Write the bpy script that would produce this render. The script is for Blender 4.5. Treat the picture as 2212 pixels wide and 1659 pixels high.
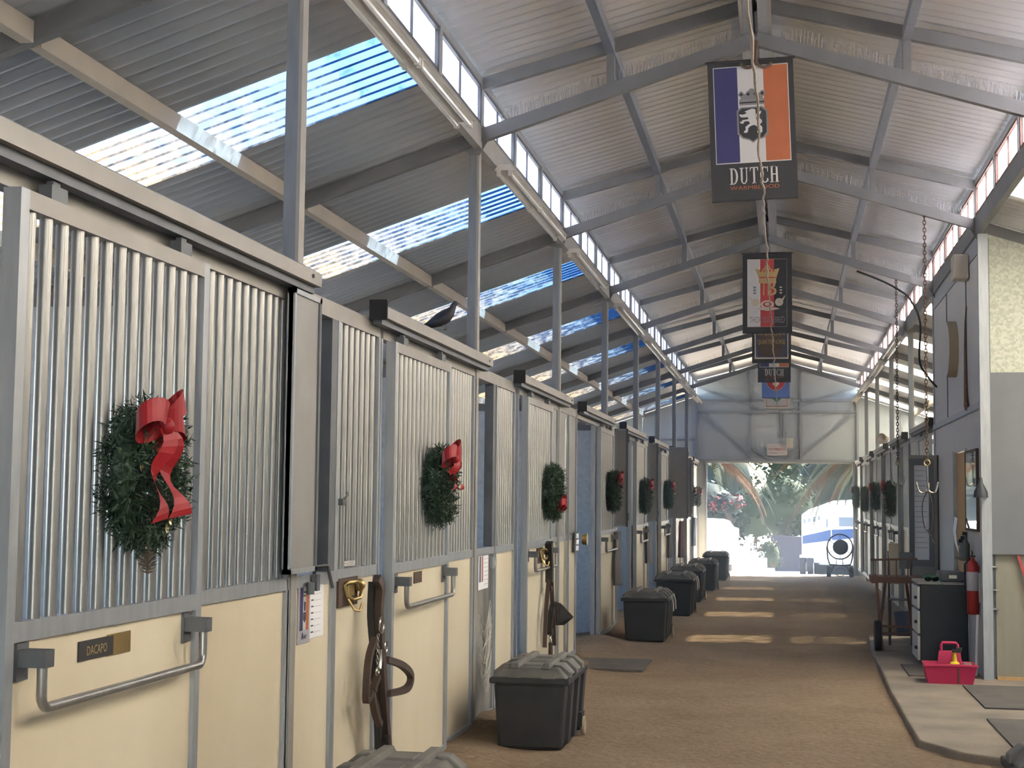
import bpy, bmesh, math, random
from mathutils import Vector, Matrix
R = math.radians
random.seed(7)
scn = bpy.context.scene
for o in list(bpy.data.objects): bpy.data.objects.remove(o)
C = scn.collection

# ------------------------------------------------------------------ camera
YAW, PIT, ROL, FPX, CAMH = 0.1817, 0.0777, 0.0103, 3200.0, 1.495
F = Vector((-math.sin(YAW)*math.cos(PIT), math.cos(YAW)*math.cos(PIT), math.sin(PIT)))
Rt = Vector((math.cos(YAW), math.sin(YAW), 0)); Up = Rt.cross(F)
rr = Rt*math.cos(ROL)+Up*math.sin(ROL); uu = -Rt*math.sin(ROL)+Up*math.cos(ROL)
cam = bpy.data.cameras.new('camera'); camo = bpy.data.objects.new('camera', cam); C.objects.link(camo)
M3 = Matrix((rr, uu, -F)).transposed(); camo.matrix_world = Matrix.Translation((0, 0, CAMH)) @ M3.to_4x4()
cam.sensor_fit = 'HORIZONTAL'; cam.sensor_width = 36.0; cam.lens = FPX*36.0/2212.0
cam.clip_start = 0.1; cam.clip_end = 800
scn.camera = camo

# ------------------------------------------------------------------ world, sun, exposure
W = bpy.data.worlds.new('sky'); scn.world = W; W.use_nodes = True
nt = W.node_tree; nt.nodes.clear()
sky = nt.nodes.new('ShaderNodeTexSky'); sky.sky_type = 'NISHITA'; sky.sun_disc = False
SUN_EL, SUN_AZ = 48.0, 52.0     # azimuth measured from +Y (down the aisle) towards +X (right)
sky.sun_elevation = R(SUN_EL); sky.sun_rotation = R(SUN_AZ); sky.air_density = 1.0; sky.dust_density = 1.2; sky.ozone_density = 1.0
bg = nt.nodes.new('ShaderNodeBackground'); bg.inputs['Strength'].default_value = 0.42
wo = nt.nodes.new('ShaderNodeOutputWorld')
nt.links.new(sky.outputs[0], bg.inputs[0]); nt.links.new(bg.outputs[0], wo.inputs[0])
sd = bpy.data.lights.new('sun', 'SUN'); sd.energy = 14.0; sd.angle = R(0.8); sd.color = (1.0, 0.95, 0.86)
so = bpy.data.objects.new('sun', sd); C.objects.link(so)
sdir = Vector((math.sin(R(SUN_AZ))*math.cos(R(SUN_EL)), math.cos(R(SUN_AZ))*math.cos(R(SUN_EL)), math.sin(R(SUN_EL))))
so.rotation_euler = sdir.to_track_quat('Z', 'Y').to_euler(); so.location = sdir*60
scn.view_settings.view_transform = 'Standard'; scn.view_settings.look = 'None'
scn.view_settings.gamma = 1.0; scn.view_settings.use_curve_mapping = False
scn.view_settings.exposure = 2.25
cy = scn.cycles
cy.max_bounces = 6; cy.diffuse_bounces = 4; cy.glossy_bounces = 3; cy.transparent_max_bounces = 10; cy.transmission_bounces = 4
cy.use_adaptive_sampling = True; cy.adaptive_threshold = .12; cy.adaptive_min_samples = 16
cy.caustics_reflective = False; cy.caustics_refractive = False; cy.sample_clamp_indirect = 6.0
try: cy.use_denoising = True; cy.denoiser = 'OPENIMAGEDENOISE'
except Exception: pass

# ------------------------------------------------------------------ materials
MT = {}
def mat(name, col, rough=.6, metal=0., col2=None, scale=6., amt=.35, bump=0., bscale=None, spec=.4, stretch=None, detail=5., kind='noise', alpha=None, coat=0.):
    m = bpy.data.materials.new(name); m.use_nodes = True; MT[name] = m
    t = m.node_tree; p = t.nodes['Principled BSDF']
    p.inputs['Roughness'].default_value = rough; p.inputs['Metallic'].default_value = metal
    p.inputs['Specular IOR Level'].default_value = spec
    if coat: p.inputs['Coat Weight'].default_value = coat
    col = (*col, 1) if len(col) == 3 else col
    if col2 is None: col2 = tuple(max(0, c*.78) for c in col[:3])
    col2 = (*col2, 1)
    tc = t.nodes.new('ShaderNodeTexCoord'); mp = t.nodes.new('ShaderNodeMapping')
    t.links.new(tc.outputs['Object'], mp.inputs[0])
    if stretch: mp.inputs['Scale'].default_value = stretch
    if kind == 'noise':
        n = t.nodes.new('ShaderNodeTexNoise'); n.inputs['Scale'].default_value = scale; n.inputs['Detail'].default_value = detail; fo = n.outputs[0]
    else:
        n = t.nodes.new('ShaderNodeTexVoronoi'); n.inputs['Scale'].default_value = scale; fo = n.outputs['Color']
        sp = t.nodes.new('ShaderNodeSeparateColor'); t.links.new(fo, sp.inputs[0]); fo = sp.outputs[0]
    t.links.new(mp.outputs[0], n.inputs['Vector'])
    cr = t.nodes.new('ShaderNodeValToRGB'); cr.color_ramp.elements[0].position = .5-amt; cr.color_ramp.elements[1].position = .5+amt
    cr.color_ramp.elements[0].color = col2; cr.color_ramp.elements[1].color = col
    t.links.new(fo, cr.inputs[0]); t.links.new(cr.outputs[0], p.inputs['Base Color'])
    if bump:
        b = t.nodes.new('ShaderNodeBump'); b.inputs['Strength'].default_value = bump; b.inputs['Distance'].default_value = .02
        if bscale:
            n2 = t.nodes.new('ShaderNodeTexNoise'); n2.inputs['Scale'].default_value = bscale; n2.inputs['Detail'].default_value = 6
            t.links.new(mp.outputs[0], n2.inputs['Vector']); t.links.new(n2.outputs[0], b.inputs['Height'])
        else: t.links.new(fo, b.inputs['Height'])
        t.links.new(b.outputs[0], p.inputs['Normal'])
    return m
def flat(name, col, rough=.7, metal=0.): return mat(name, col, rough, metal, col2=tuple(c*.92 for c in col[:3]), amt=.4, scale=3)

mat('galv', (.42, .44, .46), .45, .45, (.30, .32, .34), 5, stretch=(6, 6, 1))
mat('galv_bar', (.40, .395, .375), .34, .7, (.26, .255, .245), 9, stretch=(4, 4, .6))
mat('galv_dark', (.17, .18, .19), .5, .4, (.10, .11, .12), 6)
mat('galv_sheet', (.50, .54, .59), .5, .25, (.43, .47, .52), 30, kind='voronoi')
mat('gable_sheet', (.60, .64, .65), .55, .1, (.54, .58, .58), 2)
mat('roof_metal', (.82, .84, .86), .30, .68, (.70, .72, .74), 1.3, stretch=(.5, 3, .5))
mat('beam', (.20, .20, .20), .5, .2, (.14, .14, .14), 4)
mat('purlin_tan', (.38, .33, .26), .6, .1, (.29, .26, .22), 3)
mat('post_steel', (.24, .26, .28), .5, .3, (.17, .18, .20), 5, stretch=(6, 6, 1))
mat('frame_pale', (.37, .355, .32), .5, .25, (.29, .275, .25), 5)
mat('white_enamel', (.66, .64, .60), .45, 0, (.50, .47, .43), 7)
mat('tube_glass', (.85, .85, .82), .15, 0)
mat('cream', (.77, .69, .52), .45, 0, (.63, .54, .38), 1.7, amt=.26, stretch=(1, 1, .45), spec=.35)
mat('cream_dirty', (.10, .10, .095), .5, 0, (.34, .32, .28), 3.5, amt=.16, stretch=(1, 1, .5))
mat('plate_grey', (.33, .325, .305), .5, .2, (.27, .26, .245), 4)
mat('panel_white', (.55, .54, .53), .6, 0, (.48, .47, .46), 1.5)
mat('spangle', (.50, .51, .42), .5, .15, (.38, .39, .32), 48, kind='voronoi')
mat('board_grey', (.18, .19, .205), .6, 0, (.14, .148, .16), 3)
mat('plywood', (.27, .255, .20), .7, 0, (.22, .205, .16), 3, stretch=(6, 6, 1))
mat('ply_orange', (.52, .33, .15), .6, 0, (.42, .25, .11), 4, stretch=(8, 8, .8))
mat('black_plastic', (.035, .037, .04), .45, 0, (.055, .055, .055), 9, spec=.4)
mat('trunk_lid', (.10, .098, .09), .6, 0, (.21, .195, .165), 5, amt=.2)
mat('trunk_body', (.026, .027, .030), .55, 0, (.042, .040, .037), 8)
mat('black_rubber', (.02, .02, .022), .7)
mat('concrete', (.34, .28, .215), .85, 0, (.18, .155, .125), 2.0, amt=.22, bump=.25, bscale=40)
mat('rubber_mat', (.085, .08, .075), .85, 0, (.14, .125, .105), 7, bump=.3, bscale=60)
mat('leather', (.075, .048, .036), .55, 0, (.045, .03, .024), 12)
mat('leather_black', (.025, .022, .02), .5, 0)
mat('nickel', (.62, .60, .55), .25, .9)
mat('brass', (.52, .38, .15), .35, .8, (.35, .26, .12), 12)
mat('wood_dark', (.10, .065, .045), .65, 0, (.06, .04, .03), 8, stretch=(1, 1, 8))
mat('wood_red', (.21, .115, .085), .7, 0, (.13, .075, .06), 6)
mat('paper', (.85, .85, .87), .7, 0, (.80, .80, .83), 3)
mat('paper_grey', (.42, .41, .45), .7)
mat('print_blue', (.05, .05, .15), .6); mat('print_white', (.60, .58, .56), .65, col2=(.55, .53, .51)); mat('print_orange', (.50, .15, .065), .6)
mat('print_black', (.03, .03, .032), .6, col2=(.045, .045, .047)); mat('print_grey', (.25, .24, .24), .6); mat('print_red', (.55, .06, .06), .6)
mat('print_gold', (.52, .38, .16), .6); mat('print_navy', (.05, .06, .11), .6); mat('print_tan', (.60, .52, .40), .6); mat('print_skyblue', (.13, .22, .55), .6)
mat('print_green', (.06, .22, .14), .6); mat('print_cream', (.78, .73, .60), .6); mat('print_ink', (.08, .08, .10), .6)
mat('ribbon_red', (.36, .012, .020), .5, 0, (.24, .006, .012), 6)
mat('needle', (.018, .045, .026), .6, 0, (.035, .065, .032), 60); mat('needle2', (.05, .085, .055), .6)
mat('gold_foil', (.75, .62, .30), .3, .6); mat('cone_brown', (.20, .15, .11), .8, 0, (.30, .25, .2), 30)
mat('plume', (.012, .013, .018), .5, 0, (.03, .03, .04), 25); mat('beak', (.15, .13, .11), .5)
mat('bucket_black', (.045, .055, .05), .6, 0, (.10, .11, .09), 10); mat('bucket_blue', (.05, .075, .14), .5, 0, (.08, .10, .16), 8)
mat('pink_plastic', (.52, .03, .10), .45, 0, (.45, .025, .085), 6); mat('yellow_plastic', (.80, .58, .04), .4)
mat('ext_red', (.30, .02, .018), .35); mat('cabinet', (.035, .038, .045), .5, .1, (.04, .043, .05), 4); mat('cabinet_front', (.62, .60, .55), .45, 0, (.50, .48, .44), 5)
mat('speaker_beige', (.55, .50, .43), .65); mat('disc_tan', (.45, .36, .25), .6); mat('rope', (.42, .37, .31), .9, 0, (.24, .19, .15), 40)
mat('rust', (.16, .10, .07), .75, .2, (.10, .07, .055), 20); mat('cable', (.03, .03, .03), .6); mat('tarp', (.20, .19, .18), .8, 0, (.14, .13, .13), 6)
mat('tarp_maroon', (.20, .10, .12), .8); mat('green_strap', (.07, .16, .12), .7); mat('web', (.75, .70, .60), .8)
mat('sign_white', (.80, .78, .76), .6); mat('sign_red', (.55, .08, .08), .6)
mat('trailer_white', (.88, .89, .90), .35); mat('trailer_blue', (.008, .05, .17), .35); mat('win_dark', (.12, .16, .22), .15); mat('tyre', (.03, .03, .035), .8)
mat('palm_green', (.016, .030, .016), .5, 0, (.035, .048, .026), 3, spec=.08); mat('palm_dry', (.060, .027, .012), .7, 0, (.085, .05, .025), 3, spec=.08); mat('bark', (.06, .04, .03), .9)
mat('leaf', (.015, .028, .014), .6, 0, (.028, .042, .022), 2, spec=.08); mat('leaf_blue', (.012, .022, .020), .6, 0, (.02, .03, .03), 2, spec=.08); mat('flower_red', (.18, .012, .02), .6)
mat('white_flower', (.85, .86, .83), .6); mat('stone_white', (.82, .80, .76), .8); mat('hedge', (.02, .02, .035), .8, 0, (.035, .033, .05), 3)
mat('ground', (.55, .50, .43), .9, 0, (.48, .43, .36), 1)
mat('lamp_beige', (.45, .36, .28), .6)
mat('mirror', (.9, .9, .9), .03, 1.0, col2=(.88, .88, .88))
def glassy(name, tint, rough_mix, dirt=None, dscale=14, grad=None, sky_tone=None):
    """thin sheet: clear transmission + back-lit diffuse dirt, optional sky blue painted in near the top edge"""
    m = bpy.data.materials.new(name); m.use_nodes = True; MT[name] = m; t = m.node_tree; t.nodes.clear()
    o = t.nodes.new('ShaderNodeOutputMaterial'); tr = t.nodes.new('ShaderNodeBsdfTransparent'); tr.inputs[0].default_value = (*tint, 1)
    tl = t.nodes.new('ShaderNodeBsdfTranslucent'); tl.inputs[0].default_value = (*(dirt or tint), 1)
    mx = t.nodes.new('ShaderNodeMixShader'); mx.inputs[0].default_value = rough_mix
    t.links.new(tr.outputs[0], mx.inputs[1]); t.links.new(tl.outputs[0], mx.inputs[2])
    if dirt:
        tc = t.nodes.new('ShaderNodeTexCoord'); n = t.nodes.new('ShaderNodeTexNoise'); n.inputs['Scale'].default_value = dscale; n.inputs['Detail'].default_value = 3; n.inputs['Roughness'].default_value = .7
        t.links.new(tc.outputs['Object'], n.inputs['Vector'])
        sx = t.nodes.new('ShaderNodeSeparateXYZ'); t.links.new(tc.outputs['Object'], sx.inputs[0])
        ab = t.nodes.new('ShaderNodeMath'); ab.operation = 'ABSOLUTE'; t.links.new(sx.outputs[0], ab.inputs[0])
        mr = t.nodes.new('ShaderNodeMapRange'); mr.inputs[1].default_value = grad[0]; mr.inputs[2].default_value = grad[1]; mr.inputs[3].default_value = grad[2]; mr.inputs[4].default_value = grad[3]
        t.links.new(ab.outputs[0], mr.inputs[0])
        ad = t.nodes.new('ShaderNodeMath'); ad.operation = 'ADD'; t.links.new(n.outputs[0], ad.inputs[0]); t.links.new(mr.outputs[0], ad.inputs[1])
        cr = t.nodes.new('ShaderNodeValToRGB'); cr.color_ramp.elements[0].position = .45; cr.color_ramp.elements[1].position = .72
        cr.color_ramp.elements[0].color = (.12, .12, .12, 1); cr.color_ramp.elements[1].color = (.85, .85, .85, 1)
        t.links.new(ad.outputs[0], cr.inputs[0]); t.links.new(cr.outputs[0], mx.inputs[0])
        if sky_tone:
            m2 = t.nodes.new('ShaderNodeMapRange'); m2.inputs[1].default_value = .6; m2.inputs[2].default_value = 1.9; t.links.new(ab.outputs[0], m2.inputs[0])
            mc = t.nodes.new('ShaderNodeMix'); mc.data_type = 'RGBA'; t.links.new(m2.outputs[0], mc.inputs[0]); mc.inputs[6].default_value = (*sky_tone, 1); mc.inputs[7].default_value = (*dirt, 1); t.links.new(mc.outputs[2], tl.inputs[0])
    t.links.new(mx.outputs[0], o.inputs[0]); return m
def sheetlight(name, col):
    m = bpy.data.materials.new(name); m.use_nodes = True; MT[name] = m; t = m.node_tree; t.nodes.clear()
    o = t.nodes.new('ShaderNodeOutputMaterial'); tl = t.nodes.new('ShaderNodeBsdfTranslucent'); tl.inputs[0].default_value = (*col, 1)
    t.links.new(tl.outputs[0], o.inputs[0])
glassy('skylight', (.15, .24, .36), .4, (.095, .072, .042), 8, (.1, 2.4, -.05, .18), sky_tone=(.045, .068, .095))  # blue of the sky painted into the sheet's upper part, tan dirt lower down
sheetlight('skylight_old', (.92, .84, .68))
glassy('skylight_far', (.16, .15, .12), .4, (.92, .84, .68), 6, (.2, 2.6, .1, .3))
sheetlight('pane', (.90, .87, .90))

# ------------------------------------------------------------------ mesh builder
class MB:
    def __init__(s): s.v = []; s.f = []; s.mi = []; s.m = 0
    def add(s, vs, fs):
        b = len(s.v); s.v += [tuple(v) for v in vs]; s.f += [[b+i for i in f] for f in fs]; s.mi += [s.m]*len(fs); return s
    def box(s, x0, x1, y0, y1, z0, z1):
        return s.add([(x0,y0,z0),(x1,y0,z0),(x1,y1,z0),(x0,y1,z0),(x0,y0,z1),(x1,y0,z1),(x1,y1,z1),(x0,y1,z1)],
                     [(0,3,2,1),(4,5,6,7),(0,1,5,4),(1,2,6,5),(2,3,7,6),(3,0,4,7)])
    def hull(s, bot, top):   # two rings of the same length
        n = len(bot); return s.add(list(bot)+list(top), [tuple(range(n-1, -1, -1)), tuple(range(n, 2*n))]+[(i, (i+1) % n, n+(i+1) % n, n+i) for i in range(n)])
    def bar(s, p, q, w, h, up=(0, 0, 1)):
        p, q = Vector(p), Vector(q); d = (q-p).normalized(); u = Vector(up); x = d.cross(u)
        if x.length < 1e-4: x = d.cross(Vector((1, 0, 0)))
        x.normalize(); y = x.cross(d); x *= w/2; y *= h/2
        return s.hull([p-x-y, p+x-y, p+x+y, p-x+y], [q-x-y, q+x-y, q+x+y, q-x+y])
    def tube(s, pts, r, n=8, closed=False, caps=True):
        pts = [Vector(p) for p in pts]; N = len(pts); rs = r if isinstance(r, (list, tuple)) else [r]*N
        vs = []; pu = None
        for i, p in enumerate(pts):
            a = pts[(i-1) % N] if (closed or i > 0) else p; b = pts[(i+1) % N] if (closed or i < N-1) else p
            d = (b-a).normalized() if (b-a).length > 1e-9 else Vector((0, 0, 1))
            if pu is None:
                pu = d.cross(Vector((0, 0, 1)))
                if pu.length < .1: pu = d.cross(Vector((1, 0, 0)))
            pu = (pu-d*pu.dot(d)).normalized(); pv = d.cross(pu)
            for k in range(n):
                t = 2*math.pi*k/n; vs.append(p+(pu*math.cos(t)+pv*math.sin(t))*rs[i])
        fs = []
        for i in range(N if closed else N-1):
            j = (i+1) % N
            for k in range(n): fs.append((i*n+k, i*n+(k+1) % n, j*n+(k+1) % n, j*n+k))
        if caps and not closed: fs += [tuple(range(n-1, -1, -1)), tuple(range((N-1)*n, N*n))]
        return s.add(vs, fs)
    def lathe(s, prof, c=(0, 0, 0), n=20, axis='z', cap=True):
        vs = []; c = Vector(c)
        for r, h in prof:
            for k in range(n):
                t = 2*math.pi*k/n; a, b = r*math.cos(t), r*math.sin(t)
                vs.append(c+Vector({'z': (a, b, h), 'x': (h, a, b), 'y': (b, h, a)}[axis]))
        fs = [(i*n+k, i*n+(k+1) % n, (i+1)*n+(k+1) % n, (i+1)*n+k) for i in range(len(prof)-1) for k in range(n)]
        if cap: fs += [tuple(range(n-1, -1, -1)), tuple(range((len(prof)-1)*n, len(prof)*n))]
        return s.add(vs, fs)
    def poly(s, pts2, o, ux, uy, th=.002):    # flat outline with a little thickness
        o, ux, uy = Vector(o), Vector(ux), Vector(uy); nrm = ux.cross(uy).normalized()
        a = sum(pts2[i][0]*pts2[(i+1) % len(pts2)][1]-pts2[(i+1) % len(pts2)][0]*pts2[i][1] for i in range(len(pts2)))
        if a < 0: pts2 = pts2[::-1]
        P = [o+ux*p[0]+uy*p[1] for p in pts2]; return s.hull(P, [p+nrm*th for p in P])
    def ball(s, c, r, n=10, sc=(1, 1, 1)):
        m = max(4, n//2); prof = [(math.sin(math.pi*i/m)+1e-4, -math.cos(math.pi*i/m)) for i in range(m+1)]
        b = len(s.v); s.lathe([(p[0]*r, p[1]*r) for p in prof], (0, 0, 0), n)
        for i in range(b, len(s.v)):
            v = s.v[i]; s.v[i] = (c[0]+v[0]*sc[0], c[1]+v[1]*sc[1], c[2]+v[2]*sc[2])
        return s
    def mesh(s, name, mats, smooth=False):
        me = bpy.data.meshes.new(name); me.from_pydata(s.v, [], s.f)
        if not isinstance(mats, (list, tuple)): mats = [mats]
        for m in mats: me.materials.append(MT[m] if isinstance(m, str) else m)
        me.polygons.foreach_set('material_index', s.mi)
        bm = bmesh.new(); bm.from_mesh(me); bmesh.ops.recalc_face_normals(bm, faces=bm.faces); bm.to_mesh(me); bm.free()
        if smooth:
            me.polygons.foreach_set('use_smooth', [True]*len(me.polygons))
            me.set_sharp_from_angle(angle=R(40 if smooth is True else smooth))
        me.update(); return me
    def obj(s, name, mats, parent=None, smooth=False, loc=None, bevel=0):
        return link(name, s.mesh(name, mats, smooth), parent, loc, bevel=bevel)
def link(name, me, parent=None, loc=None, rot=None, scale=None, bevel=0):
    o = bpy.data.objects.new(name, me); C.objects.link(o)
    if parent: o.parent = parent
    if loc is not None: o.location = loc
    if rot is not None: o.rotation_euler = rot
    if scale is not None: o.scale = scale
    if bevel:
        b = o.modifiers.new('bevel', 'BEVEL'); b.width = bevel; b.segments = 2; b.limit_method = 'ANGLE'
    return o
def tag(o, label=None, cat=None, group=None, kind=None):
    if label: o['label'] = label
    if cat: o['category'] = cat
    if group: o['group'] = group
    if kind: o['kind'] = kind
    return o
def thing(name, label, cat, loc=(0, 0, 0), rz=0, group=None, kind=None):
    o = bpy.data.objects.new(name, None); C.objects.link(o); o.empty_display_size = .1
    o.location = loc; o.rotation_euler = (0, 0, rz); return tag(o, label, cat, group, kind)
def copy_tree(o, parent=None):
    c = o.copy(); C.objects.link(c); c.parent = parent
    for ch in list(o.children): copy_tree(ch, c)
    return c
def box(name, m, b, parent=None, bevel=0): return MB().box(*b).obj(name, m, parent, bevel=bevel)
def text(name, s, h, width, m, parent, o, ux, uy, th=.0015):
    """printed lettering: h cap height, width total run, from o along ux / uy"""
    cu = bpy.data.curves.new(name, 'FONT'); cu.body = s; cu.size = 1; cu.resolution_u = 2
    tmp = bpy.data.objects.new(name, cu); C.objects.link(tmp); bpy.context.view_layer.update()
    me = bpy.data.meshes.new_from_object(tmp.evaluated_get(bpy.context.evaluated_depsgraph_get()))
    bpy.data.objects.remove(tmp); bpy.data.curves.remove(cu)
    xs = [v.co.x for v in me.vertices]; ys = [v.co.y for v in me.vertices]; x0, x1, y0, y1 = min(xs), max(xs), min(ys), max(ys)
    o, ux, uy = Vector(o), Vector(ux).normalized(), Vector(uy).normalized(); n = ux.cross(uy)
    for v in me.vertices: v.co = o+ux*((v.co.x-x0)/(x1-x0)*width)+uy*((v.co.y-y0)/(y1-y0)*h)+n*th
    me.materials.clear(); me.materials.append(MT[m]); me.update()
    return link(name, me, parent)
ORD = ['first', 'second', 'third', 'fourth', 'fifth', 'sixth', 'seventh', 'eighth', 'ninth', 'tenth', 'eleventh', 'twelfth']
def nth(n): return f"{n}{'th' if 10 <= n % 100 <= 20 else {1: 'st', 2: 'nd', 3: 'rd'}.get(n % 10, 'th')}"
# ------------------------------------------------------------------ building frame
A, B, RX = -1.96, 1.636, -.162
BAY = 3.63
def YK(k): return 5.73+BAY*k
YG, YN = 34.2, -4.2
LS = .33                                    # pitch of the lean-to roofs
def zlean(x): return 3.90-LS*((A-x) if x < 0 else (x-B))
def zmain(x): return 4.27+(x-A)*.2558 if x < RX else 4.27+(B-x)*.2558
ST = dict(kind='structure')

# floor of trodden dirt, falling slightly towards the far door
def zfl(y): return 0 if y < 20 else -.13*(y-20)/14.2
def build_floor():
    m = bpy.data.materials.new('dirt'); m.use_nodes = True; t = m.node_tree; p = t.nodes['Principled BSDF']; p.inputs['Roughness'].default_value = .95; p.inputs['Specular IOR Level'].default_value = .15
    tc = t.nodes.new('ShaderNodeTexCoord')
    def noise(sc, det=6, rough=.6):
        n = t.nodes.new('ShaderNodeTexNoise'); n.inputs['Scale'].default_value = sc; n.inputs['Detail'].default_value = det; n.inputs['Roughness'].default_value = rough
        t.links.new(tc.outputs['Object'], n.inputs['Vector']); return n.outputs[0]
    def ramp(f, a, b, p0, p1):
        c = t.nodes.new('ShaderNodeValToRGB'); c.color_ramp.elements[0].position = p0; c.color_ramp.elements[1].position = p1
        c.color_ramp.elements[0].color = (*a, 1); c.color_ramp.elements[1].color = (*b, 1); t.links.new(f, c.inputs[0]); return c.outputs[0]
    def mix(f, a, b):
        x = t.nodes.new('ShaderNodeMix'); x.data_type = 'RGBA'; t.links.new(f, x.inputs[0]); t.links.new(a, x.inputs[6]); t.links.new(b, x.inputs[7]); return x.outputs[2]
    c1 = ramp(noise(1.1), (.19, .135, .085), (.34, .25, .165), .35, .68)
    c2 = ramp(noise(22, 8, .7), (.17, .12, .075), (.43, .33, .23), .3, .75)
    f = ramp(noise(5, 4), (.3, .3, .3), (.7, .7, .7), .3, .7)
    t.links.new(mix(f, c1, c2), p.inputs['Base Color'])
    b = t.nodes.new('ShaderNodeBump'); b.inputs['Strength'].default_value = .7; b.inputs['Distance'].default_value = .03
    t.links.new(noise(16, 8, .65), b.inputs['Height']); t.links.new(b.outputs[0], p.inputs['Normal']); MT['dirt'] = m
    g = MB(); xs = [-5.8+.2*i for i in range(16)]+[-2.6+.11*i for i in range(48)]+[2.7+.2*i for i in range(15)]
    ys = [-5+.5*i for i in range(14)]+[2+.11*i for i in range(150)]+[18.5+.3*i for i in range(54)]+[34.6]
    rnd = random.Random(3)
    for y in ys:
        for x in xs:
            berm = .07*math.exp(-((x+1.98)/.22)**2)*(.75+.25*math.sin(y*2.1)+.2*math.sin(y*5.3)) if x < -1.0 else 0
            pile = .06*math.exp(-((x+1.72)/.22)**2-((y-8.35)/.35)**2)+.05*math.exp(-((x+1.75)/.2)**2-((y-15.2)/.5)**2)
            g.v.append((x, y, zfl(y)+berm+pile+rnd.uniform(-.006, .006)))
    n = len(xs)
    for j in range(len(ys)-1):
        for i in range(n-1): g.f.append((j*n+i, j*n+i+1, (j+1)*n+i+1, (j+1)*n+i)); g.mi.append(0)
    tag(g.obj('floor', 'dirt', smooth=60), 'trodden brown dirt floor of the barn aisle', 'floor', **ST)
build_floor()
# concrete pad along the right wall, with a chamfered front corner
pad = MB(); outl = [(.80, 9.55), (1.02, 9.12), (1.55, 8.75), (5.2, 8.75), (5.2, 16.9), (.90, 16.9), (.86, 15.9), (.80, 12.1)]
pad.hull([(x, y, -.05) for x, y in outl], [(x+.012, y+.012, .045) for x, y in outl])
tag(pad.obj('concrete_slab', 'concrete', bevel=.012), 'low concrete slab under the cabinet and grooming tote', 'slab', **ST)

# ---- roof sheets
def sheet(name, m, x0, x1, slope_l, ncor=7, w=.9075, amp=.019, seg=8):
    g = MB(); ny = ncor*seg
    for x in (x0, x1):
        for j in range(ny+3):
            y = w*j/ny; g.v.append((x, y, (x if x0+x1 < 0 else -x)*slope_l+amp*math.sin(2*math.pi*ncor*y/w)))
    n = ny+3
    for j in range(n-1): g.f.append((j, j+1, n+j+1, n+j)); g.mi.append(0)
    return g.mesh(name, m, smooth=80)
Y0 = 5.73+.64-.9075*14                     # sheet module: one translucent sheet per bay
nsh = int((YG+.25-Y0)/.9075)+1
ceil_l = thing('ceiling_lean_to_left', 'sloping corrugated metal roof over the stalls on the left', 'roof', **ST)
ceil_r = thing('ceiling_lean_to_right', 'sloping corrugated metal roof over the stalls on the right', 'roof', **ST)
ceil_m = thing('ceiling_aisle', 'raised corrugated metal gable roof over the aisle', 'roof', **ST)
ml = sheet('roof_sheet', 'roof_metal', .0, -3.95, LS); mls = sheet('skylight_sheet', 'skylight', .0, -3.2, LS); mlb = sheet('roof_sheet', 'roof_metal', -3.15, -3.95, LS)
mr = sheet('roof_sheet', 'roof_metal', .0, 3.95, LS); mrs = sheet('skylight_sheet', 'skylight_old', .0, 3.2, LS); mrf = sheet('skylight_sheet', 'skylight_far', .0, 3.2, LS); mrb = sheet('roof_sheet', 'roof_metal', 3.15, 3.95, LS)
ma = sheet('roof_sheet', 'roof_metal', -1.86, -.0, .2558); mb_ = sheet('roof_sheet', 'roof_metal', 1.86, .0, .2558)
for i in range(nsh):
    y = Y0+.9075*i; dz = .004*(i % 2); sk = (i % 4 == 3)
    if y > YG: break
    if sk:
        tag(link('skylight_sheet', mls, ceil_l, (A, y, 3.925)), 'dirty translucent skylight sheet'); link('roof_sheet', mlb, ceil_l, (A, y, 3.921))
        tag(link('skylight_sheet', mrs if y < 13.5 else mrf, ceil_r, (B, y, 3.925)), 'dirty translucent skylight sheet'); link('roof_sheet', mrb, ceil_r, (B, y, 3.921))
    else:
        link('roof_sheet', ml, ceil_l, (A, y, 3.925+dz)); link('roof_sheet', mr, ceil_r, (B, y, 3.925+dz))
    zr = zmain(RX)+.03
    link('roof_sheet', ma, ceil_m, (RX, y, zr+dz)); link('roof_sheet', mb_, ceil_m, (RX, y, zr+dz))
MB().bar((RX, YN, zmain(RX)+.06), (RX, YG+.2, zmain(RX)+.06), .3, .02).obj('ridge_cap', 'roof_metal', ceil_m)

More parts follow.
